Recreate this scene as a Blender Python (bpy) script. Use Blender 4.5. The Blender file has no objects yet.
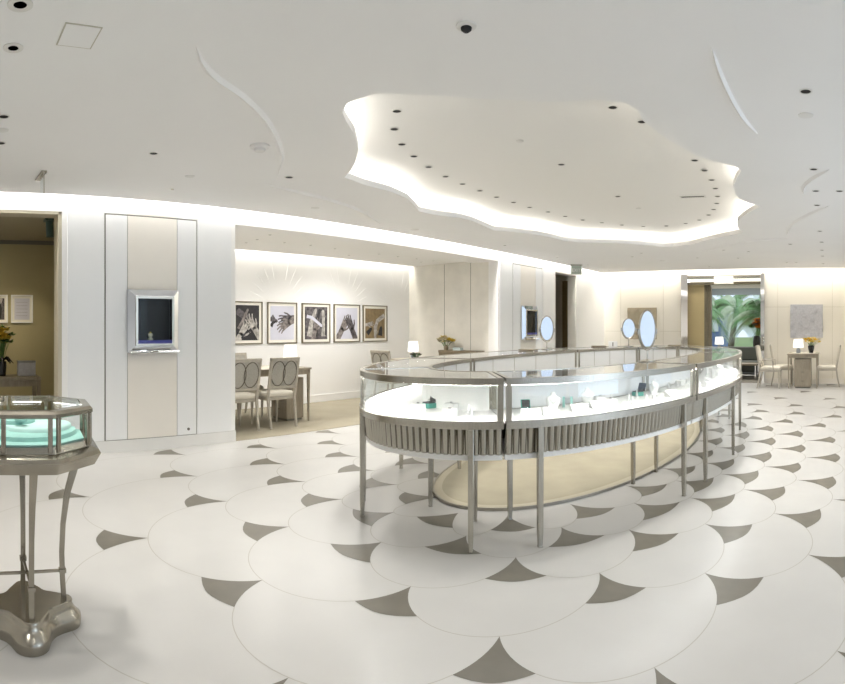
import bpy, bmesh, math, random
import numpy as np
from mathutils import Vector, Matrix
random.seed(7)
sc = bpy.context.scene
col = sc.collection
PI = math.pi
R = math.radians

# ------------------------------------------------------------------ camera, world, exposure
cd = bpy.data.cameras.new('camera'); cam = bpy.data.objects.new('camera', cd); col.objects.link(cam)
cam.location = (0, 0, 1.36)
cam.rotation_euler = (R(90), 0, 0.7238)
cd.type = 'PANO'
FPX = 572.0
def setpano(o):
    o.panorama_type = 'CENTRAL_CYLINDRICAL'
    o.central_cylindrical_range_u_min = -422.5/FPX
    o.central_cylindrical_range_u_max = 422.5/FPX
    o.central_cylindrical_range_v_min = -(684-327)/FPX
    o.central_cylindrical_range_v_max = 327/FPX
    o.central_cylindrical_radius = 1.0
for o in (cd, getattr(cd, 'cycles', None)):
    try: setpano(o)
    except Exception as e: pass
cd.clip_start = 0.02; cd.clip_end = 200
sc.camera = cam
w = bpy.data.worlds.new('world'); sc.world = w; w.use_nodes = True
bg = w.node_tree.nodes['Background']; bg.inputs[0].default_value = (0.80, 0.88, 1.0, 1); bg.inputs[1].default_value = 1.05
sc.view_settings.view_transform = 'Standard'; sc.view_settings.look = 'None'
sc.view_settings.gamma = 1.0; sc.view_settings.use_curve_mapping = False
sc.view_settings.exposure = 0.33
try:
    sc.cycles.max_bounces = 10; sc.cycles.diffuse_bounces = 6; sc.cycles.glossy_bounces = 5
    sc.cycles.transmission_bounces = 6; sc.cycles.transparent_max_bounces = 24
    sc.cycles.caustics_reflective = False; sc.cycles.caustics_refractive = False
    sc.cycles.sample_clamp_indirect = 6.0
    sc.cycles.use_denoising = True
except Exception: pass
COVE_W, COVE_COF, COVE_BACK, COVE_NICHE = 50.0, 14.0, 16.0, 32.0
SPOT_COF, SPOT_CEIL = 44.0, 56.0

# ------------------------------------------------------------------ materials
MATS = {}
def mat(name, color, rough=0.5, metal=0.0, emis=None, estr=0.0, noise=0.0, nscale=8.0, bump=0.0, bscale=40.0, spec=0.5, stretch=None, trans=0.0):
    if name in MATS: return MATS[name]
    m = bpy.data.materials.new(name); m.use_nodes = True
    nt = m.node_tree; b = nt.nodes['Principled BSDF']
    b.inputs['Base Color'].default_value = (*color, 1); b.inputs['Roughness'].default_value = rough
    b.inputs['Metallic'].default_value = metal
    if 'Specular IOR Level' in b.inputs: b.inputs['Specular IOR Level'].default_value = spec
    if trans: b.inputs['Transmission Weight'].default_value = trans
    if emis: b.inputs['Emission Color'].default_value = (*emis, 1); b.inputs['Emission Strength'].default_value = estr
    tc = nt.nodes.new('ShaderNodeTexCoord'); src = tc.outputs['Object']
    if stretch:
        mp = nt.nodes.new('ShaderNodeMapping'); mp.inputs['Scale'].default_value = stretch
        nt.links.new(src, mp.inputs[0]); src = mp.outputs[0]
    if noise > 0:
        n = nt.nodes.new('ShaderNodeTexNoise'); n.inputs['Scale'].default_value = nscale; n.inputs['Detail'].default_value = 5
        r = nt.nodes.new('ShaderNodeMapRange'); r.inputs[1].default_value = .3; r.inputs[2].default_value = .7
        r.inputs[3].default_value = 1-noise; r.inputs[4].default_value = 1+noise*.4
        mx = nt.nodes.new('ShaderNodeMix'); mx.data_type = 'RGBA'; mx.blend_type = 'MULTIPLY'; mx.inputs[0].default_value = 1
        mx.inputs[6].default_value = (*color, 1)
        nt.links.new(src, n.inputs['Vector']); nt.links.new(n.outputs[0], r.inputs[0]); nt.links.new(r.outputs[0], mx.inputs[7])
        nt.links.new(mx.outputs[2], b.inputs['Base Color'])
    if bump > 0:
        n2 = nt.nodes.new('ShaderNodeTexNoise'); n2.inputs['Scale'].default_value = bscale; n2.inputs['Detail'].default_value = 3
        bp = nt.nodes.new('ShaderNodeBump'); bp.inputs['Strength'].default_value = bump; bp.inputs['Distance'].default_value = .01
        nt.links.new(src, n2.inputs['Vector']); nt.links.new(n2.outputs[0], bp.inputs['Height']); nt.links.new(bp.outputs[0], b.inputs['Normal'])
    MATS[name] = m; return m
def emat(name, color, s):
    m = bpy.data.materials.new(name); m.use_nodes = True; nt = m.node_tree; nt.nodes.clear()
    e = nt.nodes.new('ShaderNodeEmission'); e.inputs[0].default_value = (*color, 1); e.inputs[1].default_value = s
    o = nt.nodes.new('ShaderNodeOutputMaterial'); nt.links.new(e.outputs[0], o.inputs[0]); return m
def glassmat(name, tint=(.97, .985, .98), fac=.08, rough=0.0):
    m = bpy.data.materials.new(name); m.use_nodes = True; nt = m.node_tree; nt.nodes.clear()
    t = nt.nodes.new('ShaderNodeBsdfTransparent'); t.inputs[0].default_value = (*tint, 1)
    g = nt.nodes.new('ShaderNodeBsdfGlossy'); g.inputs['Roughness'].default_value = rough; g.inputs[0].default_value = (.95, .97, 1, 1)
    lf = nt.nodes.new('ShaderNodeLayerWeight'); pw = nt.nodes.new('ShaderNodeMath'); pw.operation = 'POWER'; pw.inputs[1].default_value = 4.0; pw.name = 'pw'
    lw = nt.nodes.new('ShaderNodeMapRange'); lw.inputs[3].default_value = fac*.45; lw.inputs[4].default_value = .65
    nt.links.new(lf.outputs['Facing'], pw.inputs[0]); nt.links.new(pw.outputs[0], lw.inputs[0])
    mx = nt.nodes.new('ShaderNodeMixShader'); o = nt.nodes.new('ShaderNodeOutputMaterial')
    nt.links.new(lw.outputs[0], mx.inputs[0]); nt.links.new(t.outputs[0], mx.inputs[1]); nt.links.new(g.outputs[0], mx.inputs[2])
    nt.links.new(mx.outputs[0], o.inputs[0]); return m

M = dict(
    ceil=mat('ceiling_paint', (.91, .905, .90), .7, noise=.02, nscale=.8),
    coffer=mat('coffer_paint', (.91, .90, .88), .65),
    wall=mat('wall_lacquer', (.90, .89, .87), .35, noise=.02, nscale=1.0),
    wallgrey=mat('pale_grey_lacquer', (.87, .875, .87), .3, noise=.02, nscale=1.0),
    cream=mat('cream_panel', (.86, .82, .75), .45, noise=.03, nscale=2.0),
    backw=mat('back_wall_plaster', (.86, .815, .72), .5, noise=.02, nscale=1.0),
    stone=mat('pale_stone_panel', (.80, .77, .70), .3, noise=.12, nscale=2.5),
    gap=mat('shadow_gap', (.18, .17, .14), .6),
    marble=mat('white_marble', (.82, .81, .78), .22, noise=.07, nscale=1.6),
    floor=mat('floor_terrazzo', (.475, .467, .447), .30, noise=.035, nscale=3.0, spec=.35),
    inlay=mat('taupe_inlay', (.138, .126, .100), .35, noise=.12, nscale=9, spec=.35),
    joint=mat('floor_joint', (.36, .345, .30), .5),
    carpet=mat('beige_carpet', (.385, .35, .26), .95, noise=.10, nscale=3.0, bump=.4, bscale=300),
    carpetlt=mat('carpet_border', (.47, .43, .33), .95, bump=.3, bscale=300),
    tanfloor=mat('tan_carpet', (.33, .295, .22), .95, noise=.10, nscale=2.0, bump=.3, bscale=200),
    nickel=mat('brushed_nickel', (.50, .475, .42), .27, 1.0, noise=.12, nscale=6, stretch=(30, 30, 1)),
    nickel2=mat('dark_nickel', (.40, .38, .335), .30, 1.0, noise=.2, nscale=3),
    flute=mat('polished_flutes', (.42, .40, .35), .12, 1.0),
    jamb=mat('beige_jamb', (.52, .47, .36), .5),
    bronze=mat('aged_bronze', (.40, .37, .31), .24, 1.0, noise=.22, nscale=5),
    chrome=mat('polished_chrome', (.85, .85, .86), .05, 1.0),
    mirror=mat('mirror_silver', (.76, .79, .84), .01, 1.0),
    white=mat('white_acrylic', (.86, .86, .84), .35),
    deck=mat('white_deck', (.88, .875, .85), .55),
    bpanel=mat('case_back_panel', (.84, .85, .86), .25),
    aqua=mat('aqua_velvet', (.34, .62, .56), .75, noise=.12, nscale=12),
    aqua2=mat('pale_aqua_velvet', (.56, .80, .75), .75, noise=.1, nscale=12),
    teal=mat('teal_leather', (.07, .33, .27), .5),
    black=mat('black_velvet', (.01, .01, .012), .7),
    dark=mat('dark_void', (.012, .011, .010), .6),
    gem=mat('diamond_metal', (.8, .8, .82), .15, 1.0),
    wood=mat('grey_washed_wood', (.36, .31, .235), .45, noise=.18, nscale=5, stretch=(6, 6, 1)),
    wooddk=mat('dark_wood', (.20, .16, .10), .5, noise=.15, nscale=5),
    chairw=mat('silver_leaf_wood', (.47, .43, .36), .4, noise=.12, nscale=20),
    fabric=mat('cream_upholstery', (.66, .62, .53), .9, bump=.3, bscale=250),
    fabgrey=mat('grey_weave', (.42, .40, .35), .85, noise=.12, nscale=60),
    fret=mat('dark_fretwork', (.14, .12, .09), .5),
    shade=mat('lamp_shade', (.90, .90, .88), .8, emis=(1, .98, .94), estr=.55),
    ceramic=mat('grey_ceramic', (.28, .30, .32), .3),
    olive=mat('olive_wall', (.44, .385, .22), .7, noise=.06, nscale=2),
    olceil=mat('olive_room_ceiling', (.42, .38, .28), .7),
    brown=mat('brown_panel', (.22, .165, .07), .6),
    tan=mat('tan_panel', (.50, .40, .21), .55, noise=.05, nscale=3),
    frame=mat('picture_frame_wood', (.17, .145, .095), .4),
    matb=mat('picture_mat', (.84, .81, .73), .8),
    relief=mat('silver_relief', (.52, .52, .55), .55, noise=.15, nscale=25),
    relief2=mat('bronze_relief', (.40, .34, .24), .55),
    leaf=mat('palm_leaf', (.26, .46, .18), .5, noise=.3, nscale=6),
    leaf2=mat('pale_palm_leaf', (.62, .70, .46), .5, noise=.2, nscale=6),
    trunk=mat('palm_trunk', (.20, .15, .10), .8, noise=.3, nscale=9),
    flower=mat('yellow_flower', (.80, .62, .10), .6),
    flower2=mat('cream_flower', (.86, .80, .62), .6),
    orange=mat('orange_flower', (.62, .24, .04), .6),
    stem=mat('green_stem', (.10, .20, .05), .6),
    vase=mat('black_vase', (.015, .014, .014), .25),
    sofa=mat('charcoal_fabric', (.10, .11, .10), .8),
    greyfloor=mat('grey_vestibule_carpet', (.20, .185, .155), .9),
    rim=mat('downlight_rim', (.78, .77, .74), .4),
    plastic=mat('white_plastic', (.80, .79, .77), .4),
    greenm=mat('green_grey_metal', (.06, .11, .10), .4),
    signg=mat('sign_glass', (.42, .48, .40), .2),
    lawn=mat('lawn', (.25, .34, .12), .9),
    water=mat('blue_building', (.10, .18, .42), .5),
    purple=mat('purple_silk', (.10, .09, .40), .6),
)
M['glass'] = glassmat('case_glass')
M['winglass'] = glassmat('window_glass', (.95, .98, 1.0))
M['topglass'] = glassmat('case_top_glass', (.96,.965,.95), .8); M['topglass'].node_tree.nodes['Map Range'].inputs[4].default_value = .97; M['topglass'].node_tree.nodes['pw'].inputs[1].default_value = 2.2
nt_ = M['topglass'].node_tree; tr_ = nt_.nodes['Transparent BSDF']; mx_ = nt_.nodes['Mix Shader']     # diffuse cream imitates the reflected room in the clear top panes
df_ = nt_.nodes.new('ShaderNodeBsdfDiffuse'); df_.inputs[0].default_value = (.86,.84,.79,1); m2_ = nt_.nodes.new('ShaderNodeMixShader'); m2_.inputs[0].default_value = .42
nt_.links.new(tr_.outputs[0], m2_.inputs[1]); nt_.links.new(df_.outputs[0], m2_.inputs[2]); nt_.links.new(m2_.outputs[0], mx_.inputs[1])
M['topglass'].node_tree.nodes['pw'].inputs[1].default_value = 5.0
M['paneglass'] = glassmat('vitrine_pane', (.9,.93,.95), .01)
M['fill8'] = emat('small_case_fill', (1,.98,.95), 7.0)
M['led'] = emat('coffer_led', (1, .955, .87), COVE_COF)
M['ledw'] = emat('wall_cove_led', (1, .975, .93), COVE_W)
M['ledb'] = emat('back_cove_led', (1, .96, .88), COVE_BACK)
M['ledn'] = emat('niche_led', (1, .97, .90), COVE_NICHE)
M['ledcase'] = emat('case_led', (1, .985, .96), 68.0)
M['ledhead'] = emat('header_light', (1, .95, .84), 1.3)

# ------------------------------------------------------------------ mesh builder
class MB:
    def __init__(s): s.v = []; s.f = []; s.m = []; s.cur = 0
    def add(s, vs, fs):
        o = len(s.v); s.v += [tuple(map(float, v)) for v in vs]
        s.f += [tuple(i+o for i in f) for f in fs]; s.m += [s.cur]*len(fs); return s
    def mi(s, i): s.cur = i; return s
    def box(s, x0, x1, y0, y1, z0, z1):
        return s.add([(x0,y0,z0),(x1,y0,z0),(x1,y1,z0),(x0,y1,z0),(x0,y0,z1),(x1,y0,z1),(x1,y1,z1),(x0,y1,z1)],
                     [(0,3,2,1),(4,5,6,7),(0,1,5,4),(1,2,6,5),(2,3,7,6),(3,0,4,7)])
    def boxm(s, mt, sx, sy, sz):
        vs = [mt @ Vector((a*sx/2, b*sy/2, c*sz/2)) for c in (-1,1) for a,b in ((-1,-1),(1,-1),(1,1),(-1,1))]
        return s.add(vs, [(0,3,2,1),(4,5,6,7),(0,1,5,4),(1,2,6,5),(2,3,7,6),(3,0,4,7)])
    def prism(s, poly, z0, z1):
        n = len(poly)
        a = sum(poly[i][0]*poly[(i+1)%n][1]-poly[(i+1)%n][0]*poly[i][1] for i in range(n))
        if a < 0: poly = poly[::-1]
        return s.add([(x,y,z0) for x,y in poly]+[(x,y,z1) for x,y in poly],
                     [tuple(range(n))[::-1], tuple(range(n,2*n))]+[(i,(i+1)%n,n+(i+1)%n,n+i) for i in range(n)])
    def tube(s, path, rad, n=8, cap=True, sq=False):
        path = [Vector(p) for p in path]
        if not hasattr(rad, '__len__'): rad = [rad]*len(path)
        vs = []; up = None
        for i, p in enumerate(path):
            d = (path[min(i+1,len(path)-1)]-path[max(i-1,0)]).normalized()
            if up is None: up = Vector((0,0,1)) if abs(d.z) < .9 else Vector((1,0,0))
            x = up.cross(d).normalized(); y = d.cross(x).normalized(); up = y
            for k in range(n):
                a = 2*PI*k/n + (PI/4 if sq else 0)
                vs.append(p + (x*math.cos(a)+y*math.sin(a))*rad[i]*(1.0))
        fs = [(i*n+k, i*n+(k+1)%n, (i+1)*n+(k+1)%n, (i+1)*n+k) for i in range(len(path)-1) for k in range(n)]
        if cap: fs += [tuple(range(n))[::-1], tuple((len(path)-1)*n+k for k in range(n))]
        return s.add(vs, fs)
    def lathe(s, prof, n=24, c=(0,0,0), sx=1, sy=1):
        vs = [(c[0]+r*sx*math.cos(2*PI*k/n), c[1]+r*sy*math.sin(2*PI*k/n), c[2]+z) for r,z in prof for k in range(n)]
        fs = [(i*n+k, i*n+(k+1)%n, (i+1)*n+(k+1)%n, (i+1)*n+k) for i in range(len(prof)-1) for k in range(n)]
        if prof[0][0] > 1e-5: fs.append(tuple(range(n))[::-1])
        if prof[-1][0] > 1e-5: fs.append(tuple((len(prof)-1)*n+k for k in range(n)))
        return s.add(vs, fs)
    def sweep(s, curveA, curveB, z0, z1, closed=False):
        """curved slab between two plan curves of equal length"""
        n = len(curveA)
        vs = [(*a,z0) for a in curveA]+[(*b,z0) for b in curveB]+[(*a,z1) for a in curveA]+[(*b,z1) for b in curveB]
        fs = []
        for i in range(n if closed else n-1):
            j = (i+1) % n
            fs += [(i,n+i,n+j,j),(2*n+i,2*n+j,3*n+j,3*n+i),(i,j,2*n+j,2*n+i),(n+j,n+i,3*n+i,3*n+j)]
        if not closed: fs += [(0,2*n,3*n,n),(n-1,2*n-1,4*n-1,3*n-1)]
        return s.add(vs, fs)
    def build(s, name, mats, parent=None, label=None, cat=None, group=None, kind=None, loc=None, world=False, bevel=0, smooth=35, rotz=0):
        me = bpy.data.meshes.new(name)
        off = Vector((0,0,0))
        if world and parent is not None: off = Vector(parent.location)
        if world and parent is None and loc is None:
            a = np.array(s.v); c = (a.min(0)+a.max(0))/2; off = Vector((c[0], c[1], a[:,2].min()))
        me.from_pydata([tuple(Vector(v)-off) for v in s.v], [], s.f)
        if not isinstance(mats, (list, tuple)): mats = [mats]
        for m_ in mats: me.materials.append(m_)
        me.polygons.foreach_set('material_index', s.m)
        bm = bmesh.new(); bm.from_mesh(me); bmesh.ops.recalc_face_normals(bm, faces=bm.faces); bm.to_mesh(me); bm.free()
        if smooth:
            me.polygons.foreach_set('use_smooth', [True]*len(me.polygons))
            try: me.set_sharp_from_angle(angle=R(smooth))
            except Exception: pass
        o = bpy.data.objects.new(name, me); col.objects.link(o)
        if parent is not None: o.parent = parent
        elif world and loc is None: o.location = off
        if loc is not None: o.location = loc
        if rotz: o.rotation_euler.z = rotz
        if bevel:
            b = o.modifiers.new('bevel', 'BEVEL'); b.width = bevel; b.segments = 2; b.limit_method = 'ANGLE'
        tag(o, label, cat, group, kind)
        return o
def tag(o, label=None, cat=None, group=None, kind=None):
    if label: o['label'] = label
    if cat: o['category'] = cat
    if group: o['group'] = group
    if kind: o['kind'] = kind
    return o
def empty(name, loc, label, cat, group=None, rz=0):
    o = bpy.data.objects.new(name, None); col.objects.link(o); o.location = loc; o.rotation_euler.z = rz
    o.empty_display_size = .1
    return tag(o, label, cat, group)
def dup(root, loc, rz, label=None, group=None):
    r = root.copy(); col.objects.link(r); r.location = loc; r.rotation_euler.z = rz
    if label: r['label'] = label
    if group: r['group'] = group
    for ch in list(root.children):
        c = ch.copy(); col.objects.link(c); c.parent = r
        for g in list(ch.children):
            d = g.copy(); col.objects.link(d); d.parent = c
    return r
def struct(name, mb, m, **k): return mb.build(name, m, kind='structure', world=True, **k)

# ------------------------------------------------------------------ room shell
ZC = 2.74; XW = -5.91; YB = 13.75; XR = 3.6; YF = -3.2
EX, EY = -2.56, 5.9           # centre of the showcase, carpet and floor pattern

# ---- floor with fish-scale inlay radiating round the showcase
KN = [(-18.2,-180.5),(-17.4,-172),(-16,-154),(-15,-143),(-14,-132),(-13,-121),(-12,-112),(-11,-104),(-10,-96.5),(-9.1,-89),(-8,-80.3),(-7,-72.6),(-6,-64),(-5,-55.7),(-4,-45.6),(-3,-35.1),(-2,-24.1),(-1,-12.7),(0,-.5),
      (1,10.7),(2,20.9),(3,30.9),(4,40.8),(5,50.8),(6,59.5),(7,67.8),(8,75.6),(9,83),(9.9,90),(11,98.5),(12,106),(13,114.5),(14,123),(15,132),(16,141.5),(17,151.5),(18,161.5),(19,172),(19.8,179.5),(21,193),(22,204)]
def nu(k): return R(float(np.interp(k, [a for a,b in KN], [b for a,b in KN])))
BA, BB = .9, 2.6; CC = 2.45
tt = np.linspace(0, 2*PI, 721); BE = np.stack([BA*np.sin(tt), -BB*np.cos(tt)], -1)
def conf(mu, v): return np.array([CC*math.sinh(mu)*math.sin(v), -CC*math.cosh(mu)*math.cos(v)])
def dist(p):
    d = np.hypot(*(BE-p).T).min()
    return d if (p[0]/BA)**2+(p[1]/BB)**2 > 1 else -d
def tip(k, d):
    v = nu(k); lo, hi = .05, 3.5
    for _ in range(26):
        m_ = (lo+hi)/2
        if dist(conf(m_, v)) < d: lo = m_
        else: hi = m_
    p = conf(lo, v); q = conf(lo+.01, v); n_ = (q-p)/np.hypot(*(q-p))
    return p+np.array([EX, EY]), n_
DS = [0, .40, .77, 1.19, 1.65, 2.14, 2.71]
while DS[-1] < 11: DS.append(DS[-1] + .80*(11.65+2*PI*DS[-1])/38)
fl = MB()
fl.mi(0).add([(XW-.02,YF,0),(XR,YF,0),(XR,YB,0),(XW-.02,YB,0)], [(0,1,2,3)])
cache = {}
def T(k, j):
    k_ = ((k+18) % 38)-18
    if (k,j) not in cache: cache[(k,j)] = tip(k_, DS[j]*float(np.interp(k_, [1,7,12,19], [1,.81,.81,.95])))
    return cache[(k,j)]
E0 = .10; WF = 1.08
def UF(j): return .315+.004*DS[j]
def inside(p, m_=.06): return XW+m_ < p[0] < XR-.05 and YF+.05 < p[1] < YB-m_
for j in range(0, len(DS)-2):
    for k in range(-18, 20):
        if (k+j) % 2: continue
        P, n = T(k, j)
        if not (XW-1.5 < P[0] < XR+1 and YF-1 < P[1] < YB+1.5): continue
        def disc(kk):      # pale disc touching the tips either side, its outer pole on the next tip outward
            A, B, D = T(kk-1, j)[0], T(kk+1, j)[0], T(kk, j+1)[0]; C = (A+B)/2
            bv = D-C; return C, (B-A)/2, bv, math.asin(min(.93, UF(j)/np.hypot(*bv)))
        def pt(dd, ph): return dd[0]-dd[1]*math.cos(ph)+dd[2]*math.sin(ph)
        dr, dl = disc(k+1), disc(k-1)
        Rr = [pt(dr, dr[3]*i/8) for i in range(9)]; Ll = [pt(dl, PI-dl[3]*i/8) for i in range(9)]
        Rc, Lc = Rr[-1], Ll[-1]
        base = [Rc+(Lc-Rc)*t+n*.052*math.sin(PI*t) for t in (.12,.25,.4,.5,.6,.75,.88)]
        poly = Rr+base+Ll[:0:-1]
        if all(inside(p, .0) for p in poly):
            fl.mi(1).add([(p[0],p[1],.0012) for p in poly], [tuple(range(len(poly)))])
        dn = disc(k+1); ph1 = dn[3]
        arc = [pt(dn, t) for t in np.linspace(ph1, PI-ph1, 24)]
        for p, q in zip(arc[:-1], arc[1:]):
            if inside(p) and inside(q):
                d_ = (q-p)/np.hypot(*(q-p)); o_ = np.array([-d_[1], d_[0]])*.0026
                fl.mi(2).add([(*(p-o_),.0008),(*(q-o_),.0008),(*(q+o_),.0008),(*(p+o_),.0008)], [(0,1,2,3)])
struct('floor', fl, [M['floor'], M['inlay'], M['joint']], smooth=0)
for nm in ('floor',): pass

# ---- ceiling slab with scalloped opening, raised coffer above
COF = [(-2.80,2.39),(-2.66,2.31),(-2.43,2.34),(-2.32,2.47),(-2.03,2.80),(-1.74,3.04),(-1.63,3.1),(-1.41,3.18),(-1.27,3.28),(-1.24,3.41),(-1.27,3.62),(-1.23,3.99),(-1.13,4.43),(-1.04,4.62),(-.86,4.85),
       (-.84,4.98),(-.93,5.25),(-1.01,5.53),(-1.04,5.80),(-1.04,6.03),(-.98,6.27),(-.87,6.49),(-1.02,6.75),(-1.16,7.04),(-1.28,7.35),(-1.35,7.70),(-1.37,7.98),(-1.36,8.25),(-1.73,8.55),(-2.05,8.85),(-2.42,9.24),(-2.75,9.42),(-2.95,9.40),(-3.15,9.1),(-3.43,8.82),(-3.8,8.58),(-4.07,8.40),
       (-4.2,8.15),(-4.22,7.75),(-4.28,7.37),(-4.45,7.0),(-4.61,6.75),(-4.50,6.31),(-4.42,5.95),(-4.43,5.7),(-4.54,5.42),(-4.56,5.1),(-4.36,4.78),(-4.2,4.5),(-4.1,4.15),(-4.08,3.75),(-4.0,3.44),(-3.8,3.34),(-3.58,3.20),(-3.3,2.98),(-3.06,2.73),(-2.9,2.51)]
cof = np.array(COF)
cc = np.array([-2.65, 5.9])
def holeface(name, outer, hole, z, m, down=True):
    bm = bmesh.new()
    def loop(pts):
        vs = [bm.verts.new((x,y,z)) for x,y in pts]
        return [bm.edges.new((vs[i], vs[(i+1)%len(vs)])) for i in range(len(vs))]
    e = loop(outer)+loop(hole)
    bmesh.ops.triangle_fill(bm, use_beauty=True, use_dissolve=False, edges=e)
    me = bm; me.verts.index_update()
    vs = [v.co[:] for v in bm.verts]; fs = [tuple(v.index for v in f.verts) for f in bm.faces]; bm.free()
    return vs, fs
slab = MB()
outer = [(XW+.10,YF),(XR,YF),(XR,YB-.35),(XW+.10,YB-.35)]
vs, fs = holeface('c', outer, COF, ZC, None); slab.add(vs, fs)
n = len(COF)
def grow(p, s): d = p-cc; return cc+d*(1+s/np.hypot(*d))
lip = [tuple(p) for p in cof]; shelf = [tuple(grow(p,.16)) for p in cof]; wallo = [tuple(grow(p,.34)) for p in cof]
def band(A, za, B, zb):
    vs = [(*a,za) for a in A]+[(*b,zb) for b in B]
    return vs, [(i,(i+1)%n,n+(i+1)%n,n+i) for i in range(n)]
slab.add(*band(lip, ZC, lip, ZC+.055)); slab.add(*band(lip, ZC+.055, shelf, ZC+.055))
# slab edges facing the wall coves
slab.box(XW+.10,XW+.12,YF,YB-.35,ZC,ZC+.05); slab.box(XW+.10,XR,YB-.37,YB-.35,ZC,ZC+.05)
struct('ceiling', slab, M['ceil'], smooth=30)
up = MB()
up.mi(0).add(*band(shelf, ZC+.055, wallo, ZC+.055)); 
# domed coffer top
rings = [(0.34,2.86),(.20,2.91),(.05,2.94),(-.12,2.955)]
prev = None
for s_, z_ in rings:
    cur = [tuple(grow(p, s_)) for p in cof]
    if prev: up.add(*band(prev[0], prev[1], cur, z_))
    else: up.add(*band(wallo, ZC+.055, cur, z_))
    prev = (cur, z_)
up.add([(*p, prev[1]) for p in prev[0]]+[(cc[0],cc[1],2.96)], [(i,(i+1)%n,n) for i in range(n)])
struct('ceiling_coffer', up, M['coffer'], smooth=40)
led = MB(); A = [tuple(grow(p,.10)) for p in cof]; B = [tuple(grow(p,.14)) for p in cof]
led.add(*band(A, ZC+.062, B, ZC+.062))
struct('trim_1', led, M['led'], smooth=0)
# closing lid above everything (so no sky leaks into the coves)
lid = MB(); lid.box(-10.5,XR+.3,YF-.3,YB+.2,3.0,3.05); struct('ceiling_deck', lid, M['ceil'])

# relief ridges on the ceiling slab
def ridge(name, pts, wd, lab=None):
    from_ = [Vector((x,y,0)) for x,y in pts]
    P = []
    for i in range(len(from_)-1):
        a = from_[max(i-1,0)]; b = from_[i]; c = from_[i+1]; d = from_[min(i+2,len(from_)-1)]
        for t in np.linspace(0,1,6,endpoint=False):
            P.append(.5*((2*b)+(-a+c)*t+(2*a-5*b+4*c-d)*t*t+(-a+3*b-3*c+d)*t**3))
    P.append(from_[-1]); L = len(P)
    mb = MB(); vs = []; 
    for i, p in enumerate(P):
        d = (P[min(i+1,L-1)]-P[max(i-1,0)]).normalized(); o = Vector((-d.y,d.x,0))
        ww = wd*math.sin(PI*min(1,(i+.6)/(L*.35)) /2)*math.sin(PI*min(1,(L-i-.4)/(L*.35))/2)
        vs += [(*(p-o*ww).xy, ZC+.004), (*(p-o*ww*.2).xy, ZC-.022*ww/wd), (*(p+o*ww).xy, ZC+.004)]
    fs = [(i*3+k,(i+1)*3+k,(i+1)*3+k+1,i*3+k+1) for i in range(L-1) for k in (0,1)]
    mb.add(vs, fs); struct(name, mb, M['ceil'], smooth=60)
ridge('trim_2', [(-2.52,1.22),(-2.67,1.33),(-2.80,1.48),(-2.95,1.74),(-3.19,2.05),(-3.54,2.39),(-3.9,2.67),(-4.47,3.0)], .035)
ridge('trim_3', [(-4.65,3.0),(-4.72,3.49),(-4.80,3.93),(-4.99,4.5),(-5.49,5.37)], .035)
ridge('trim_4', [(-.61,2.75),(-.63,3.04),(-.63,3.4),(-.61,3.74),(-.56,4.05)], .022)
ridge('trim_5', [(-.06,5.0),(-.21,5.26),(-.32,5.59),(-.34,5.93)], .03)
ridge('trim_6', [(-.08,6.5),(-.33,6.95),(-.61,7.68),(-.75,8.6)], .035)
ridge('trim_7', [(-.73,8.84),(-1.29,8.98),(-1.79,9.41),(-2.49,10.23)], .035)

# ---- left wall in pieces
TW = .22; x0, x1 = XW-TW, XW
lw = MB()
for y0_, y1_ in ((YF,-1.9),(1.30,3.38),(8.80,11.04),(12.09,YB)): lw.box(x0,x1,y0_,y1_,0,3.0)
for y0_, y1_ in ((-1.9,1.30),(3.38,8.80),(11.04,12.09)): lw.box(x0,x1,y0_,y1_,2.58,3.0)
struct('wall_left', lw, M['wall'])
# pale grey pilasters flush on wall
tn = 8
def trimbox(b, m, bevel=0):
    global tn
    mb = MB(); mb.box(*b); o = struct('trim_%d' % tn, mb, m, bevel=bevel); tn += 1; return o
trimbox((XW,XW+.012,1.36,1.765,.135,2.735), M['wallgrey'])
trimbox((XW,XW+.012,2.875,3.32,.135,2.735), M['wallgrey'])
trimbox((XW,XW+.012,8.84,9.28,.135,2.735), M['wallgrey'])
trimbox((XW,XW+.012,10.47,11.0,.0,2.735), M['wall'])
def panelgroup(a, b, c, d):
    trimbox((XW,XW+.004,a,d,.13,2.585), M['gap'])
    g = .007
    trimbox((XW+.002,XW+.014,a+.012,b-g/2,.137,2.573), M['wallgrey'])
    trimbox((XW+.002,XW+.014,b+g/2,c-g/2,.137,2.573), M['cream'])
    trimbox((XW+.002,XW+.014,c+g/2,d-.012,.137,2.573), M['wallgrey'])
    trimbox((XW+.002,XW+.010,a,b-g/2,2.59,2.735), M['wallgrey'])
    trimbox((XW+.002,XW+.010,b+g/2,c-g/2,2.59,2.735), M['cream'])
    trimbox((XW+.002,XW+.010,c+g/2,d,2.59,2.735), M['wallgrey'])
panelgroup(1.77,2.03,2.62,2.87)
panelgroup(9.29,9.57,10.16,10.46)
# marble plinth
mb = MB(); mb.box(XW,XW+.018,1.30,3.38,0,.13); mb.box(XW,XW+.018,8.8,11.04,0,.13); mb.box(XW,XW+.018,12.09,YB,0,.13); mb.box(XW,XW+.018,YF,-1.9,0,.13)
struct('baseboard_left', mb, M['marble'])
# wall cove LED on the left and at the back
mb = MB(); mb.box(XW+.015,XW+.085,YF+.1,YB-.3,2.93,2.94); struct('trim_%d' % tn, mb, M['ledw']); tn += 1
mb = MB(); mb.box(XW+.2,XR-.1,YB-.26,YB-.12,2.93,2.94); struct('trim_%d' % tn, mb, M['ledb']); tn += 1

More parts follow.
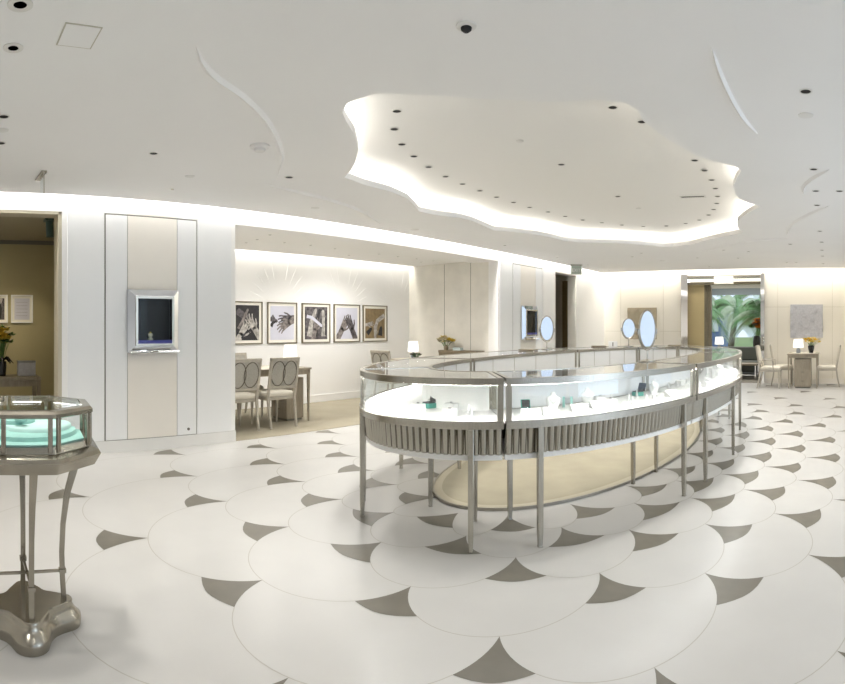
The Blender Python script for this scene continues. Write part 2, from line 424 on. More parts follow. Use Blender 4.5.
# ---- back wall
bw = MB()
bw.box(XW-TW,-3.76,YB,YB+.2,0,3.0); bw.box(-1.78,XR+.2,YB,YB+.2,0,3.0); bw.box(-3.76,-1.78,YB,YB+.2,2.62,3.0)
struct('wall_back', bw, M['backw'])
mb = MB(); mb.box(XW+.02,-3.80,YB-.014,YB,0,.12); mb.box(-1.74,.18,YB-.014,YB,0,.12)
struct('baseboard_back', mb, M['cream'])
mb = MB()
for z in (1.84,): mb.box(-1.72,-1.13,YB-.003,YB,z,z+.006); mb.box(-.31,.19,YB-.003,YB,z,z+.006)
for z in (1.25,): mb.box(-5.88,-5.3,YB-.003,YB,z,z+.006); mb.box(-4.4,-3.82,YB-.003,YB,z,z+.006)
for x in (-5.45,-4.3,-1.42,-.1): mb.box(x,x+.005,YB-.003,YB,.12,2.9)
struct('trim_%d' % tn, mb, M['jamb']); tn += 1
# right stub, right wall with storefront window, front wall
rw = MB(); rw.box(.2,.4,12.3,YB,0,3.0); rw.box(.2,XR+.2,12.1,12.3,0,3.0)
rw.box(XR,XR+.2,9.6,12.1,0,3.0); rw.box(XR,XR+.2,YF,0.2,0,3.0); rw.box(XR,XR+.2,.2,9.6,0,.25); rw.box(XR,XR+.2,.2,9.6,2.55,3.0)
for y in (3.2,6.4): rw.box(XR,XR+.2,y-.08,y+.08,.25,2.55)
struct('wall_right', rw, M['wall'])
mb = MB(); mb.box(XR+.09,XR+.10,.2,9.6,.25,2.55); struct('window_1', mb, M['winglass'])
fw = MB(); fw.box(XW-TW,XR+.2,YF-.2,YF,0,3.0); struct('wall_front', fw, M['wall'])
al = bpy.data.lights.new('daylight','AREA'); al.shape='RECTANGLE'; al.size=9.0; al.size_y=2.2; al.energy=150; al.color=(.78,.88,1)
ao = bpy.data.objects.new('daylight', al); col.objects.link(ao); ao.location=(XR+.45,4.9,1.45); ao.rotation_euler=(0,R(90),0)

# ---- niche (consultation alcove)
XN = -8.15; ZN = 2.62
mb = MB(); mb.box(XN-.15,XN,2.7,9.0,0,3.0); struct('wall_niche', mb, M['wall'])
mb = MB(); mb.box(XN,x0,8.8,9.0,0,3.0); mb.box(x0-.0,x1-.001,8.801,8.82,0,2.58); struct('wall_niche_right', mb, M['stone'])
mb = MB()
for xj in (-7.2,-6.55): mb.box(xj,xj+.006,8.796,8.8,0,2.6)
struct('trim_%d' % tn, mb, M['gap']); tn += 1
mb = MB(); mb.box(XN,x0,2.5,2.7,0,3.0); struct('wall_niche_left', mb, M['wall'])
mb = MB(); mb.box(XN+.12,-6.5,2.7,8.8,ZN,ZN+.04); mb.box(-6.5,x0,2.7,8.8,ZN-.04,ZN+.04); struct('ceiling_niche', mb, M['coffer'])
mb = MB(); mb.box(XN+.02,XN+.09,2.75,8.75,2.86,2.87); struct('trim_%d' % tn, mb, M['ledn']); tn += 1
mb = MB(); mb.box(XN,XW-.0,2.7,8.8,-.02,.006); struct('floor_niche', mb, M['tanfloor'])
mb = MB(); mb.box(XN,XN+.016,2.7,8.8,.006,.13); mb.box(XN,XN+.02,2.7,8.8,.118,.135); struct('baseboard_niche', mb, M['wall'])
# embossed branch fans on the niche wall
mb = MB()
for cy in (4.05,5.55,7.0,8.45):
    for sgn in (-1,1):
        for i, a in enumerate((22,36,50,64,78)):
            L0, L1 = .34+.03*i, .62+.05*i
            d = Vector((0, sgn*math.cos(R(a)), math.sin(R(a)))); c0 = Vector((XN, cy+sgn*.02, 1.72))
            mb.tube([c0+d*L0, c0+d*((L0+L1)/2), c0+d*L1], [.002,.006,.002], n=5)
    mb.box(XN,XN+.004,cy-.7,cy+.7,1.925,1.933) if cy > 8 else None
struct('trim_%d' % tn, mb, M['wall']); tn += 1

# ---- dark salon behind the left opening
mb = MB(); mb.box(-8.7,-8.5,-2.6,2.3,0,3.0); mb.box(-8.5,x0,2.1,2.3,0,3.0); mb.box(-8.5,x0,-2.8,-2.6,0,3.0); struct('wall_salon', mb, M['olive'])
mb = MB(); mb.box(-8.5,x0,-2.6,2.1,2.66,2.72); struct('ceiling_salon', mb, M['olceil'])
mb = MB(); mb.box(-8.5,XW,-2.6,2.1,-.02,.004); struct('floor_salon', mb, M['tanfloor'])
mb = MB(); mb.box(x0,x1-.002,1.26,1.302,0,2.58); mb.box(x0,x1-.002,-1.9,1.3,2.55,2.582); struct('trim_%d' % tn, mb, M['jamb']); tn += 1
mb = MB(); mb.box(-8.5,-8.49,-2.6,2.1,2.60,2.66); struct('trim_%d' % tn, mb, M['gap']); tn += 1
sp = bpy.data.lights.new('salon_lamp','AREA'); sp.size=1.2; sp.energy=10; sp.color=(1,.86,.62)
so = bpy.data.objects.new('salon_lamp', sp); col.objects.link(so); so.location=(-7.4,-.2,2.64)
for yy in (1.22,.75):
    sp = bpy.data.lights.new('salon_spot','SPOT'); sp.energy=22; sp.spot_size=R(50); sp.spot_blend=.8; sp.color=(1,.88,.66); sp.shadow_soft_size=.05
    so = bpy.data.objects.new('salon_spot', sp); col.objects.link(so); so.location=(-7.3,yy,2.6); so.rotation_euler=(0,R(38),0)

# ---- far doorway on the left wall
mb = MB(); mb.box(-7.4,-7.3,10.6,13.2,0,3.0); mb.box(-7.3,x0,10.5,10.7,0,3.0); struct('wall_passage', mb, M['brown'])
mb = MB(); mb.box(-7.3,x0,13.0,13.2,0,3.0); mb.box(x0,x1-.002,12.07,12.092,0,2.58); mb.box(x0,x1-.002,11.04,12.09,2.56,2.582); struct('wall_passage_side', mb, M['stone'])
mb = MB(); mb.box(-7.3,x0,10.7,13.0,2.66,2.7); struct('ceiling_passage', mb, M['olceil'])
mb = MB(); mb.box(-7.3,XW,10.7,13.0,-.02,.004); struct('floor_passage', mb, M['tanfloor'])
mb = MB(); mb.box(-6.55,-6.13,12.6,12.64,0,2.5); mb.box(-6.45,-6.4,11.06,11.75,0,2.45); struct('door_1', mb, M['brown'])

# ---- entrance portal in the back wall and vestibule beyond
mb = MB()
mb.box(-3.82,-3.65,YB-.05,YB+.22,0,2.66); mb.box(-1.83,-1.74,YB-.05,YB+.22,0,2.66)
struct('door_2', mb, M['chrome'])
fr = MB(); fr.box(-3.65,-1.83,YB-.05,YB+.22,2.56,2.62); struct('trim_%d' % tn, fr, M['nickel']); tn += 1
mb = MB(); mb.box(-3.60,-2.95,YB-.02,YB+.10,2.47,2.54); mb.box(-2.55,-1.83,YB-.02,YB+.10,2.47,2.54)
struct('trim_%d' % tn, mb, M['ledhead']); tn += 1
mb = MB(); mb.box(-3.65,-1.83,YB,YB+.2,2.41,2.47); struct('trim_%d' % tn, mb, M['frame']); tn += 1
mb = MB(); mb.box(-2.98,-2.50,YB-.06,YB+.06,2.41,2.60); struct('trim_%d' % tn, mb, M['cream']); tn += 1
mb = MB(); mb.box(-3.65,-3.26,YB+.1,YB+.16,0,2.42); struct('door_3', mb, M['tan'])
mb = MB(); mb.box(-3.26,-3.08,YB+.1,YB+.2,0,2.42); mb.box(-3.20,-3.18,YB+.08,YB+.1,.0,2.42); struct('trim_%d' % tn, mb, M['frame']); tn += 1
YV = 17.5
sp = bpy.data.lights.new('vestibule_fill','AREA'); sp.size=2.0; sp.energy=60; sp.color=(1,.96,.9)  # added fill without a fitting, lightens the vestibule and portal
so = bpy.data.objects.new('vestibule_fill', sp); col.objects.link(so); so.location=(-3.0,15.6,2.66)
mb = MB(); mb.box(-5.6,-5.4,YB+.2,YV,0,3.0); mb.box(-.4,-.2,YB+.2,YV,0,3.0); struct('wall_vestibule', mb, M['backw'])
mb = MB(); mb.box(-5.6,-.2,YB+.2,YV+.1,2.68,2.74); struct('ceiling_vestibule', mb, M['white'])
mb = MB(); mb.box(-5.6,-.2,YB+.0,YV+.1,-.03,.004); struct('floor_vestibule', mb, M['greyfloor'])
mb = MB(); mb.box(-5.6,-.2,YV,YV+.12,2.36,2.56); mb.box(-5.6,-.2,YV,YV+.12,0,.12); mb.box(-2.12,-2.06,YV,YV+.1,.1,2.4); mb.box(-5.0,-4.9,YV,YV+.1,.1,2.4)
w2 = struct('window_2', mb, mat('blue_grey_frame', (.30,.36,.42), .4))
mb = MB(); mb.box(-5.5,-.3,YV+.05,YV+.055,.12,2.36); g2 = struct('window_3', mb, M['winglass'])
mb = MB(); mb.box(-5.5,-.3,YV-.01,YV,2.56,2.68); struct('trim_%d' % tn, mb, M['white']); tn += 1
mb = MB(); mb.box(-40,30,YV+.1,80,-.3,-.1); struct('ground_garden', mb, M['lawn'])

# ------------------------------------------------------------------ oval showcase of curved glass sections
def sg(v, n): return math.copysign(abs(v)**(2/n), v)
def OC(t, off=0.0):
    a = R(t); s_, c_ = math.sin(a), math.cos(a)
    nn = (1.9 if c_ > 0 else 2.0) if s_ < 0 or c_ < 0 else 2.2
    def f(s_, c_): 
        return np.array([-2.6+1.52*sg(s_,nn), EY-3.30*sg(c_,nn)])
    p = f(s_, c_); q = f(math.sin(a+.004), math.cos(a+.004)); r_ = f(math.sin(a-.004), math.cos(a-.004))
    d = q-r_; d = d/np.hypot(*d); nrm = np.array([d[1], -d[0]])
    return p+nrm*off
def IC(t, off=0.0):
    a = R(t); p = np.array([EX+.92*math.sin(a), EY-2.70*math.cos(a)])
    nrm = np.array([math.sin(a)/.92, -math.cos(a)/2.7]); nrm = nrm/np.hypot(*nrm)
    return p+nrm*off
def crv(F, t0, t1, off, n=None):
    n = n or max(6, int(abs(t1-t0)/2.5)); return [tuple(F(t, off)) for t in np.linspace(t0, t1, n+1)]
ZT = 1.05
JI = [17, 67.5, 112, 143, 173, 208, 246, 300, 337.5, 377]
JO = [25.5, 70, 112, 142, 173, 208, 246, 300, 338, 385.5]
SECT = ['right-hand section with the long front run, second from the near end', 'short section at the right bulge, beside the near right leg pair', 'section at the far right turn', 'section at the far right end', 'section at the far tip of the oval', 'section on the far left side, furthest along',
        'long section on the far left side with white inner panels', 'section on the left side nearest the alcove', 'section wrapping the near left end, with a single open ring box on its white deck']
SECT = ['curved glass jewellery case, the long front section right of the near seam', 'curved glass jewellery case, the short section at the right bulge with pale side panel',
        'curved glass jewellery case at the far right turn of the oval, nearest the entrance', 'curved glass jewellery case just past the far right turn of the oval', 'curved glass jewellery case at the far tip of the oval',
        'curved glass jewellery case on the far side, behind the tall front mirror', 'curved glass jewellery case on the far side, carrying the mirror nearest the wall vitrine',
        'curved glass jewellery case on the left side, in front of the alcove', 'curved glass jewellery case wrapping the near left end of the oval']
LEGS = {0:(32.2,65.9,23,62.4), 1:(74.4,91.5,72.7,91.8), 2:(118,137,120,136)}
def section(i):
    a, b = JO[i]+.25, JO[i+1]-.25; ai, bi = JI[i]+.25, JI[i+1]-.25
    mid = (OC((a+b)/2)+IC((a+b)/2))/2
    e = empty('display_case', (mid[0],mid[1],0), SECT[i], 'display case', 'glass cases of the oval showcase')
    def B(mb, name, m, **k): return mb.build(name, m, parent=e, world=True, **k)
    O = lambda off, **k: crv(OC, a, b, off, 24); I = lambda off: crv(IC, ai, bi, off, 24)
    # top frame
    t = MB(); t.sweep(O(0), O(-.035), ZT-.042, ZT); t.sweep(I(.03), I(0), ZT-.035, ZT)
    for tt_, ti_, sgn in ((a,ai,1),(b,bi,-1)):
        p, q = Vector(OC(tt_, -.01)), Vector(IC(ti_, .01)); d = (q-p).normalized(); o_ = Vector((-d.y,d.x)); o_ = o_ if (Vector(OC(tt_+sgn*2))-Vector(OC(tt_))).dot(o_) > 0 else -o_
        t.prism([tuple(p),tuple(q),tuple(q+o_*.028),tuple(p+o_*.028)], ZT-.030, ZT+.0005)
    B(t, 'top_frame', M['nickel'])
    g = MB(); g.sweep(O(-.03), I(.025), ZT-.010, ZT-.003); B(g, 'top_glass', M['topglass'])
    g = MB(); g.sweep(O(-.008), O(-.014), .785, ZT-.042); B(g, 'front_glass', M['glass'])
    d = MB(); d.sweep(O(-.03), I(.02), .765, .785); B(d, 'deck', M['deck'])
    # inner wall of pale panels with mullions
    d = MB(); d.sweep(I(.016), I(.008), .785, ZT-.035); bp = B(d, 'back_panel', M['bpanel'])
    npan = max(2, round((b-a)/10.5))
    for k in range(1, npan):
        mu_ = MB(); p = IC(ai+(bi-ai)*k/npan, .010); mu_.tube([(p[0],p[1],.785),(p[0],p[1],ZT-.03)], .005, n=6)
        B(mu_, 'mullion', M['nickel2'])
    if i == 8:   # white sheet added to imitate the bright white glow of this case
        ts_ = np.linspace(341, 384, 20); A_ = [tuple(OC(t_)*.16+IC(344+(t_-341)*(376-344)/43)*.84) for t_ in ts_]; B_ = [(x_-.004, y_+.006) for x_, y_ in A_]
        d = MB(); d.sweep(A_, B_, .785, ZT-.03); B(d, 'added_liner', M['deck'], label='added white liner')
    # posts at the ends
    for to_, ti_ in ((a+.55, ai+.7), (b-.55, bi-.7)):
        for F, o_, tt_ in ((OC,-.018,to_),(IC,.016,ti_)):
            p = F(tt_, o_); q = F(tt_+.4, o_); an = math.atan2(q[1]-p[1], q[0]-p[0])
            pm = MB(); pm.boxm(Matrix.Translation((p[0],p[1],(.785+ZT-.035)/2)) @ Matrix.Rotation(an,4,'Z'), .034, .026, ZT-.035-.785)
            B(pm, 'post', M['nickel'])
    # lower frame bands
    l = MB(); l.sweep(O(.004), O(-.04), .742, .785); l.sweep(I(.04), I(-.002), .742, .785); B(l, 'lower_frame', M['nickel'])
    # led profile under the front rim
    l = MB(); l.sweep(O(-.012), O(-.032), ZT-.0435, ZT-.0415); B(l, 'light_strip', M['ledcase'], label='added glowing strip over the velvet')
    # flutes
    L = sum(math.hypot(*(np.array(p)-np.array(q))) for p, q in zip(O(-.03)[:-1], O(-.03)[1:]))
    nf = int(L/.047); f = MB(); NS = 6
    dense = crv(OC, a, b, -.045, 200); cum = [0]
    for p, q in zip(dense[:-1], dense[1:]): cum.append(cum[-1]+math.hypot(p[0]-q[0], p[1]-q[1]))
    cum = np.array(cum); ts = np.linspace(a, b, 201)
    rows = []
    for k in range(nf):
        for u in np.linspace(0, 1, NS, endpoint=False):
            if u == 0: hh = -.012
            else: hh = .019*math.sin(PI*u)
            t_ = float(np.interp((k+u)/nf*cum[-1], cum, ts)); rows.append((t_, hh))
    rows.append((b, -.012))
    top = [tuple(OC(t_, -.038+h_)) for t_, h_ in rows]; bot = [tuple(OC(t_, -.050+h_*.75)) for t_, h_ in rows]
    nn = len(rows); f.add([(*p,.742) for p in top]+[(*p,.578) for p in bot], [(k,k+1,nn+k+1,nn+k) for k in range(nn-1)])
    f.sweep(O(-.052), O(-.06), .578, .742)
    B(f, 'fluted_panel', M['flute'], smooth=50)
    f = MB(); f.sweep(I(.036), I(.02), .578, .742); B(f, 'inner_panel', M['nickel2'])
    f = MB(); f.sweep(O(-.045), I(.03), .545, .578); B(f, 'underside_tray', M['white'])
    # legs
    span = b-a
    lo1, lo2, li1, li2 = LEGS.get(i, (a+min(6.5,span*.2), b-min(6.5,span*.2), ai+min(6.5,span*.2), bi-min(6.5,span*.2)))
    if i == 8: lo1, lo2, li1, li2 = 342.2, 378.9, 344, 371.4
    for F, tt_, o_ in ((OC,lo1,-.012),(OC,lo2,-.012),(IC,li1,.02),(IC,li2,.02)):
        p = F(tt_, o_); q = F(tt_+.4, o_); an = math.atan2(q[1]-p[1], q[0]-p[0])
        lm = MB(); m_ = Matrix.Translation((p[0],p[1],0)) @ Matrix.Rotation(an,4,'Z')
        vs = []
        for z_, h_ in ((.742,.0185),(.10,.0165),(.012,.013),(.0,.016)):
            vs += [m_ @ Vector((sx*h_, sy*h_, z_)) for sx, sy in ((-1,-1),(1,-1),(1,1),(-1,1))]
        fs = [(k*4+j, k*4+(j+1)%4, (k+1)*4+(j+1)%4, (k+1)*4+j) for k in range(3) for j in range(4)]+[(0,1,2,3),(12,13,14,15)]
        lm.add(vs, fs); B(lm, 'leg', M['nickel'], bevel=.003)
    return e
for i in range(9): section(i)

# oval carpet island under the case
def ell(a, b, n=96): return [(-2.66+(a+.155)*math.sin(2*PI*k/n), EY+.08-(b+.06)*math.cos(2*PI*k/n)) for k in range(n)]
cr = empty('oval_rug', (EX,EY,0), 'beige oval carpet inside the ring of showcase legs', 'rug')
m_ = MB(); m_.sweep(ell(.885,2.53), ell(.87,2.515), .0015, .022, closed=True); m_.build('metal_edge', M['nickel2'], parent=cr, world=True, label='thin dark metal edging')
m_ = MB(); m_.sweep(ell(.87,2.515), ell(.80,2.44), .0015, .019, closed=True); m_.build('border', M['carpetlt'], parent=cr, world=True)
m_ = MB(); m_.prism(ell(.80,2.44), .0015, .0185); m_.build('pile', M['carpet'], parent=cr, world=True)

# ---- merchandise on the decks
ZD = .785
def ring_box(loc, rz, label, sc_=1.0):
    e = empty('ring_box', loc, label, 'ring box', 'open ring boxes in the showcase', rz)
    b = MB(); b.box(-.03,.03,-.03,.03,0,.028); b.build('box_base', M['teal'], parent=e, bevel=.003)
    b = MB(); b.box(-.026,.026,-.026,.026,.028,.034); b.build('cushion', M['black'], parent=e)
    mt = Matrix.Translation((0,.034,.034)) @ Matrix.Rotation(R(-18),4,'X') @ Matrix.Translation((0,0,.026))
    b = MB(); b.boxm(mt, .06, .016, .056); l = b.build('box_lid', M['teal'] if sc_ < 1.06 else M['black'], parent=e, bevel=.003)
    b = MB(); b.boxm(mt @ Matrix.Translation((0,-.009,0)), .05, .004, .046); b.build('lid_lining', M['black'], parent=e)
    b = MB(); b.tube([(math.cos(2*PI*k/10)*.009,0,.040+math.sin(2*PI*k/10)*.009) for k in range(11)], .0014, n=5); b.build('ring', M['gem'], parent=e)
    if sc_ != 1: e.scale = (sc_,)*3
    return e
def faceto(x, y): return math.atan2(-x, y)*0 + math.atan2(y, x) + PI/2 + PI   # local -Y looks at camera
ring_box((-2.66,3.08,ZD), faceto(-2.87,3.18)-.9, 'open ring box alone on the white deck of the near left case', 1.25)
ring_box((-1.95,3.24,ZD), faceto(-2.02,3.16)+.15, 'teal and black ring box just right of the near seam', 1.05)
ring_box((-1.63,4.50,ZD), faceto(-1.63,4.5)-.8, 'open ring box right of centre in the long front case, nearer to the front glass', 1.2)
ring_box((-1.74,5.12,ZD), faceto(-1.73,5.05)-.8, 'open ring box in the long front case, deeper and further right', 1.2)
fr_ = empty('bangle_stand', (-1.86,3.66,ZD), 'pair of teal uprights holding a bangle, centre of the long front case', 'jewellery stand', None, faceto(-1.86,3.66))
for sx in (-1,1):
    b = MB(); b.box(sx*.028-.009,sx*.028+.009,-.014,.014,0,.075); b.build('upright', M['aqua'], parent=fr_, bevel=.002)
b = MB(); b.tube([(math.cos(2*PI*k/16)*.028,0,.045+math.sin(2*PI*k/16)*.028) for k in range(17)], .002, n=6); b.build('bangle', M['gem'], parent=fr_)
def stand(kind, loc, rz, label, group):
    nm, cat = {'cone':('ring_cone','ring cone'),'bust':('necklace_bust','necklace bust'),'ramp':('display_ramp','display ramp'),'block':('display_riser','display riser')}[kind]
    e = empty(nm, loc, label, cat, group, rz)
    b = MB()
    if kind == 'cone':
        b.lathe([(.020,0),(.020,.006),(.011,.010),(.008,.04),(.002,.062),(0,.064)], 14); b.build('cone', M['white'], parent=e)
        b = MB(); b.tube([(math.cos(2*PI*k/12)*.011,math.sin(2*PI*k/12)*.011,.024) for k in range(13)], .0018, n=5); b.build('ring', M['gem'], parent=e)
    elif kind == 'bust':
        b.lathe([(.045,0),(.045,.008),(.028,.012),(.050,.06),(.048,.085),(.02,.105),(.016,.125),(0,.128)], 18, sy=.45); b.build('bust', M['white'], parent=e)
        b = MB(); b.tube([(.026*math.sin(a),-.024-.004*math.cos(a),.088-.035*math.cos(a)**2) for a in np.linspace(-1.5,1.5,13)], .0016, n=5); b.build('necklace', M['gem'], parent=e)
    elif kind == 'ramp':
        b.add([(-.06,-.05,0),(.06,-.05,0),(.06,.05,0),(-.06,.05,0),(-.06,-.05,.008),(.06,-.05,.008),(.06,.05,.05),(-.06,.05,.05)],[(0,3,2,1),(4,5,6,7),(0,1,5,4),(1,2,6,5),(2,3,7,6),(3,0,4,7)]); b.build('ramp', M['white'], parent=e, bevel=.003)
        b = MB()
        for k in range(-2,3): b.tube([(k*.022+math.cos(2*PI*q/10)*.007,-.0+math.sin(2*PI*q/10)*.007,.033) for q in range(11)], .0016, n=5)
        b.build('earrings', M['gem'], parent=e)
    else:
        b.box(-.04,.04,-.035,.035,0,.05); b.build('riser', M['white'], parent=e, bevel=.004)
        b = MB(); b.lathe([(.009,.05),(.012,.055),(.009,.06)], 10); b.build('jewel', M['gem'], parent=e)
    return e
GL = {0:'white jewellery stands in the long front case', 1:'white jewellery stands in the case at the right bulge', 8:'small white jewellery stands in the near left case', 2:'white jewellery stands in the far right case'}
LB = {'cone':'white cone carrying a single ring', 'bust':'small white bust wearing a fine necklace', 'ramp':'low white ramp with a row of earrings', 'block':'small white block with one jewel on top'}
PL = {0:'on the deck of the long front case', 1:'in the case at the right bulge', 8:'on the near left case deck', 2:'in the far right case'}
protos = {}
taken = [(-2.66,3.08),(-1.95,3.24),(-1.63,4.5),(-1.74,5.12),(-1.86,3.66)]
for sec, cnt in ((0,26),(1,12),(8,6),(2,7)):
    k = 0; tries = 0
    while k < cnt and tries < 900:
        tries += 1
        t_ = random.uniform(JO[sec]+3, JO[sec+1]-3)
        if sec == 8: t_ = random.uniform(358, 378)
        f_ = random.uniform(.22,.80); p = OC(t_)*(1-f_)+IC(t_)*f_
        if min(math.hypot(p[0]-a, p[1]-b) for a, b in taken) < .135: continue
        taken.append((p[0],p[1])); kind = ('ramp','cone','block','bust','cone')[k % 5] if sec != 8 else ('cone','block')[k % 2]
        d = OC(t_)-IC(t_); rz = math.atan2(d[1], d[0])+PI/2
        lb = LB[kind]+' '+PL[sec]
        if kind in protos: o = dup(protos[kind], (p[0],p[1],ZD), rz, lb, GL[sec])
        else: o = protos[kind] = stand(kind, (p[0],p[1],ZD), rz, lb, GL[sec])
        k += 1
# ---- oval table mirrors on the case
def table_mirror(loc, rz, label, zc=.29, hw=.115, hh=.172):
    e = empty('table_mirror', loc, label, 'mirror', None, rz)
    b = MB(); b.lathe([(.085,0),(.085,.006),(.07,.010),(.02,.016),(.008,.022),(0,.022)], 28, sx=1, sy=.8); b.build('base', M['nickel'], parent=e)
    b = MB(); b.tube([(0,0,.02),(0,0,zc-hh-.02)], .006, n=8); b.build('stem', M['nickel'], parent=e)
    b = MB(); b.tube([(hw*1.12*math.sin(a), .0, zc-hh*1.10*math.cos(a)) for a in np.linspace(-1.55,1.55,21)], .006, n=6)
    for s_ in (-1,1): b.box(s_*hw*1.12-.011,s_*hw*1.12+.011,-.008,.008,zc-.045,zc+.005)
    b.build('yoke', M['nickel'], parent=e)
    b = MB(); b.tube([(hw*math.sin(a), 0, zc-hh*math.cos(a)) for a in np.linspace(0,2*PI,41)], .009, n=6, cap=False); b.build('mirror_frame', M['nickel2'], parent=e)
    b = MB(); n_ = 40; vs = [(hw*.97*math.sin(2*PI*k/n_), y, zc-hh*.97*math.cos(2*PI*k/n_)) for y in (-.004,.004) for k in range(n_)]
    b.add(vs, [tuple(range(n_))[::-1], tuple(range(n_,2*n_))]+[(k,(k+1)%n_,n_+(k+1)%n_,n_+k) for k in range(n_)]); b.build('mirror_glass', M['mirror'], parent=e, label='silvered oval glass')
    return e
def cam_rz(x, y): return math.atan2(y, x)-PI/2       # local -Y axis toward the camera
table_mirror((-1.69,4.92,ZT), cam_rz(-1.69,4.92)+R(52), 'large oval table mirror standing on the front run of the showcase')
table_mirror((-3.90,7.03,ZT), cam_rz(-3.90,7.03)+R(38), 'oval table mirror on the far case, left of the dark doorway')
table_mirror((-3.24,8.52,ZT), cam_rz(-3.24,8.52)+R(30), 'oval table mirror at the far end of the showcase, in front of the bronze relief', hw=.115, hh=.155)
# ---- small things on top of the far cases
def tray(p, rz, lab):
    e = empty('presentation_tray', (*p,ZT), lab, 'tray', None, rz)
    b = MB(); b.box(-.11,.11,-.07,.07,0,.018); b.build('tray_body', M['wooddk'], parent=e, bevel=.004)
    b = MB(); b.box(-.095,.095,-.055,.055,.018,.021); b.build('tray_pad', M['fabgrey'], parent=e)
tray((-3.86,6.45), .1, 'dark presentation tray on the far case, below the distant wall vitrine')
tray((-3.62,8.20), .6, 'dark presentation tray on the far case, left of the bronze relief')
tray((-2.60,8.95), .2, 'dark presentation tray at the far tip, right of the tall mirror')
e = empty('card_holder', (-3.42,8.30,ZT), 'small white card holder beneath the far oval mirror', 'card holder', None, cam_rz(-3.3,8.6))
b = MB(); b.box(-.07,.07,-.03,.03,0,.085); b.build('holder', M['white'], parent=e, bevel=.004)
b = MB(); b.box(-.008,.008,-.032,-.03,.01,.07); b.build('slot', M['gap'], parent=e)
def bouquet(e, n, r, z0, h, mats, petal=.03, stemm='stem', seed=1):
    rs = random.Random(seed); s_ = MB(); f_ = MB()
    for k in range(n):
        a = rs.uniform(0,2*PI); rr = r*math.sqrt(rs.random()); x, y = rr*math.cos(a), rr*math.sin(a); z = z0+h*rs.uniform(.55,1)*(1-.35*(rr/r)**2)
        s_.tube([(x*.15,y*.15,z0-.05),(x*.6,y*.6,z0+(z-z0)*.6),(x,y,z)], .003, n=4)
        f_.mi(rs.randrange(len(mats)))
        for q in range(6):
            b_ = 2*PI*q/6+rs.random(); d = Vector((math.cos(b_),math.sin(b_),rs.uniform(.2,1.0))).normalized(); c_ = Vector((x,y,z)); sd = d.cross(Vector((0,0,1))).normalized()*petal*.35; upv = sd.cross(d).normalized()*petal*.12
            f_.add([c_, c_+d*petal*.5+sd+upv, c_+d*petal, c_+d*petal*.5-sd+upv, c_+d*petal*.5-upv*2], [(0,1,2,3),(0,4,2,1),(0,3,2,4)])
    s_.build('stems', M[stemm], parent=e); f_.build('blossoms', mats, parent=e, smooth=0)
e = empty('flower_pot', (-3.12,9.02,ZT), 'little pot of yellow flowers beside the far oval mirror', 'flowers')
b = MB(); b.lathe([(.035,0),(.045,.05),(.05,.06),(0,.06)], 16); b.build('pot', M['vase'], parent=e); bouquet(e, 12, .07, .06, .09, [M['flower'],M['flower2']], .04, seed=3)

# ------------------------------------------------------------------ octagonal pedestal vitrine on the left
OX, OY = 2.6*math.sin((27-422.5)/572-.7238), 2.6*math.cos((27-422.5)/572-.7238)
oct_ = empty('octagonal_display_case', (OX,OY,0), 'octagonal bronze pedestal showcase with aqua velvet inside, at the left edge', 'display case', None, cam_rz(OX,OY))
def octp(r, z): return [(r*math.cos(R(22.5+45*k)), r*math.sin(R(22.5+45*k)), z) for k in range(8)]
def octloft(prof, m, name, capb=True, capt=True, **kw):
    b = MB(); vs = [];
    for r, z in prof: vs += octp(r, z)
    fs = [(i*8+k, i*8+(k+1)%8, (i+1)*8+(k+1)%8, (i+1)*8+k) for i in range(len(prof)-1) for k in range(8)]
    if capb: fs.append(tuple(range(8)))
    if capt: fs.append(tuple((len(prof)-1)*8+k for k in range(8)))
    b.add(vs, fs); return b.build(name, m, parent=oct_, smooth=0, **kw)
octloft([(.262,1.018),(.262,.995),(.300,.985),(.310,.990),(.310,1.004),(.298,1.016),(.262,1.018)], M['bronze'], 'top_frame', False, False)
octloft([(.256,1.012),(.256,1.018)], M['glass'], 'top_glass')
b = MB()
for k in range(8):
    a0, a1 = R(22.5+45*k), R(67.5+45*k); r_ = .292
    p, q = Vector((r_*math.cos(a0),r_*math.sin(a0),0)), Vector((r_*math.cos(a1),r_*math.sin(a1),0)); d = (q-p).normalized()
    p2, q2 = p+d*.026, q-d*.026
    b.add([(*p2.xy,.865),(*q2.xy,.865),(*q2.xy,.99),(*p2.xy,.99)], [(0,1,2,3)])
b.build('side_glass', M['glass'], parent=oct_)
for k in range(8):
    b = MB(); a = R(22.5+45*k)
    for da in (-1,1):
        aa = a+da*R(3.6); c_ = (.293*math.cos(aa), .293*math.sin(aa))
        b.boxm(Matrix.Translation((c_[0],c_[1],.922)) @ Matrix.Rotation(a+da*R(22.5),4,'Z'), .014, .020, .150)
    b.build('post', M['bronze'], parent=oct_, bevel=.003)
octloft([(.298,.868),(.303,.842),(.338,.828),(.348,.812),(.318,.762),(.27,.762)], M['bronze'], 'skirt', True, True)
octloft([(.27,.868),(.27,.874)], M['aqua'], 'deck')
b = MB(); b.mi(0)
for k, (x,y,r_,z_) in enumerate(((.0,.02,.23,.022),(.04,.05,.17,.042),(-.06,.08,.10,.06))):
    b.mi(k % 2); vs = []; n_ = 24
    for zz, rr in ((0,r_),(z_*.8,r_*.97),(z_,r_*.90)): vs += [(x+rr*math.cos(2*PI*q/n_)*(1+.06*math.sin(3*2*PI*q/n_)), y+rr*math.sin(2*PI*q/n_)*.9, .874+zz) for q in range(n_)]
    b.add(vs, [(i*n_+q,i*n_+(q+1)%n_,(i+1)*n_+(q+1)%n_,(i+1)*n_+q) for i in range(2) for q in range(n_)]+[tuple(2*n_+q for q in range(n_))])
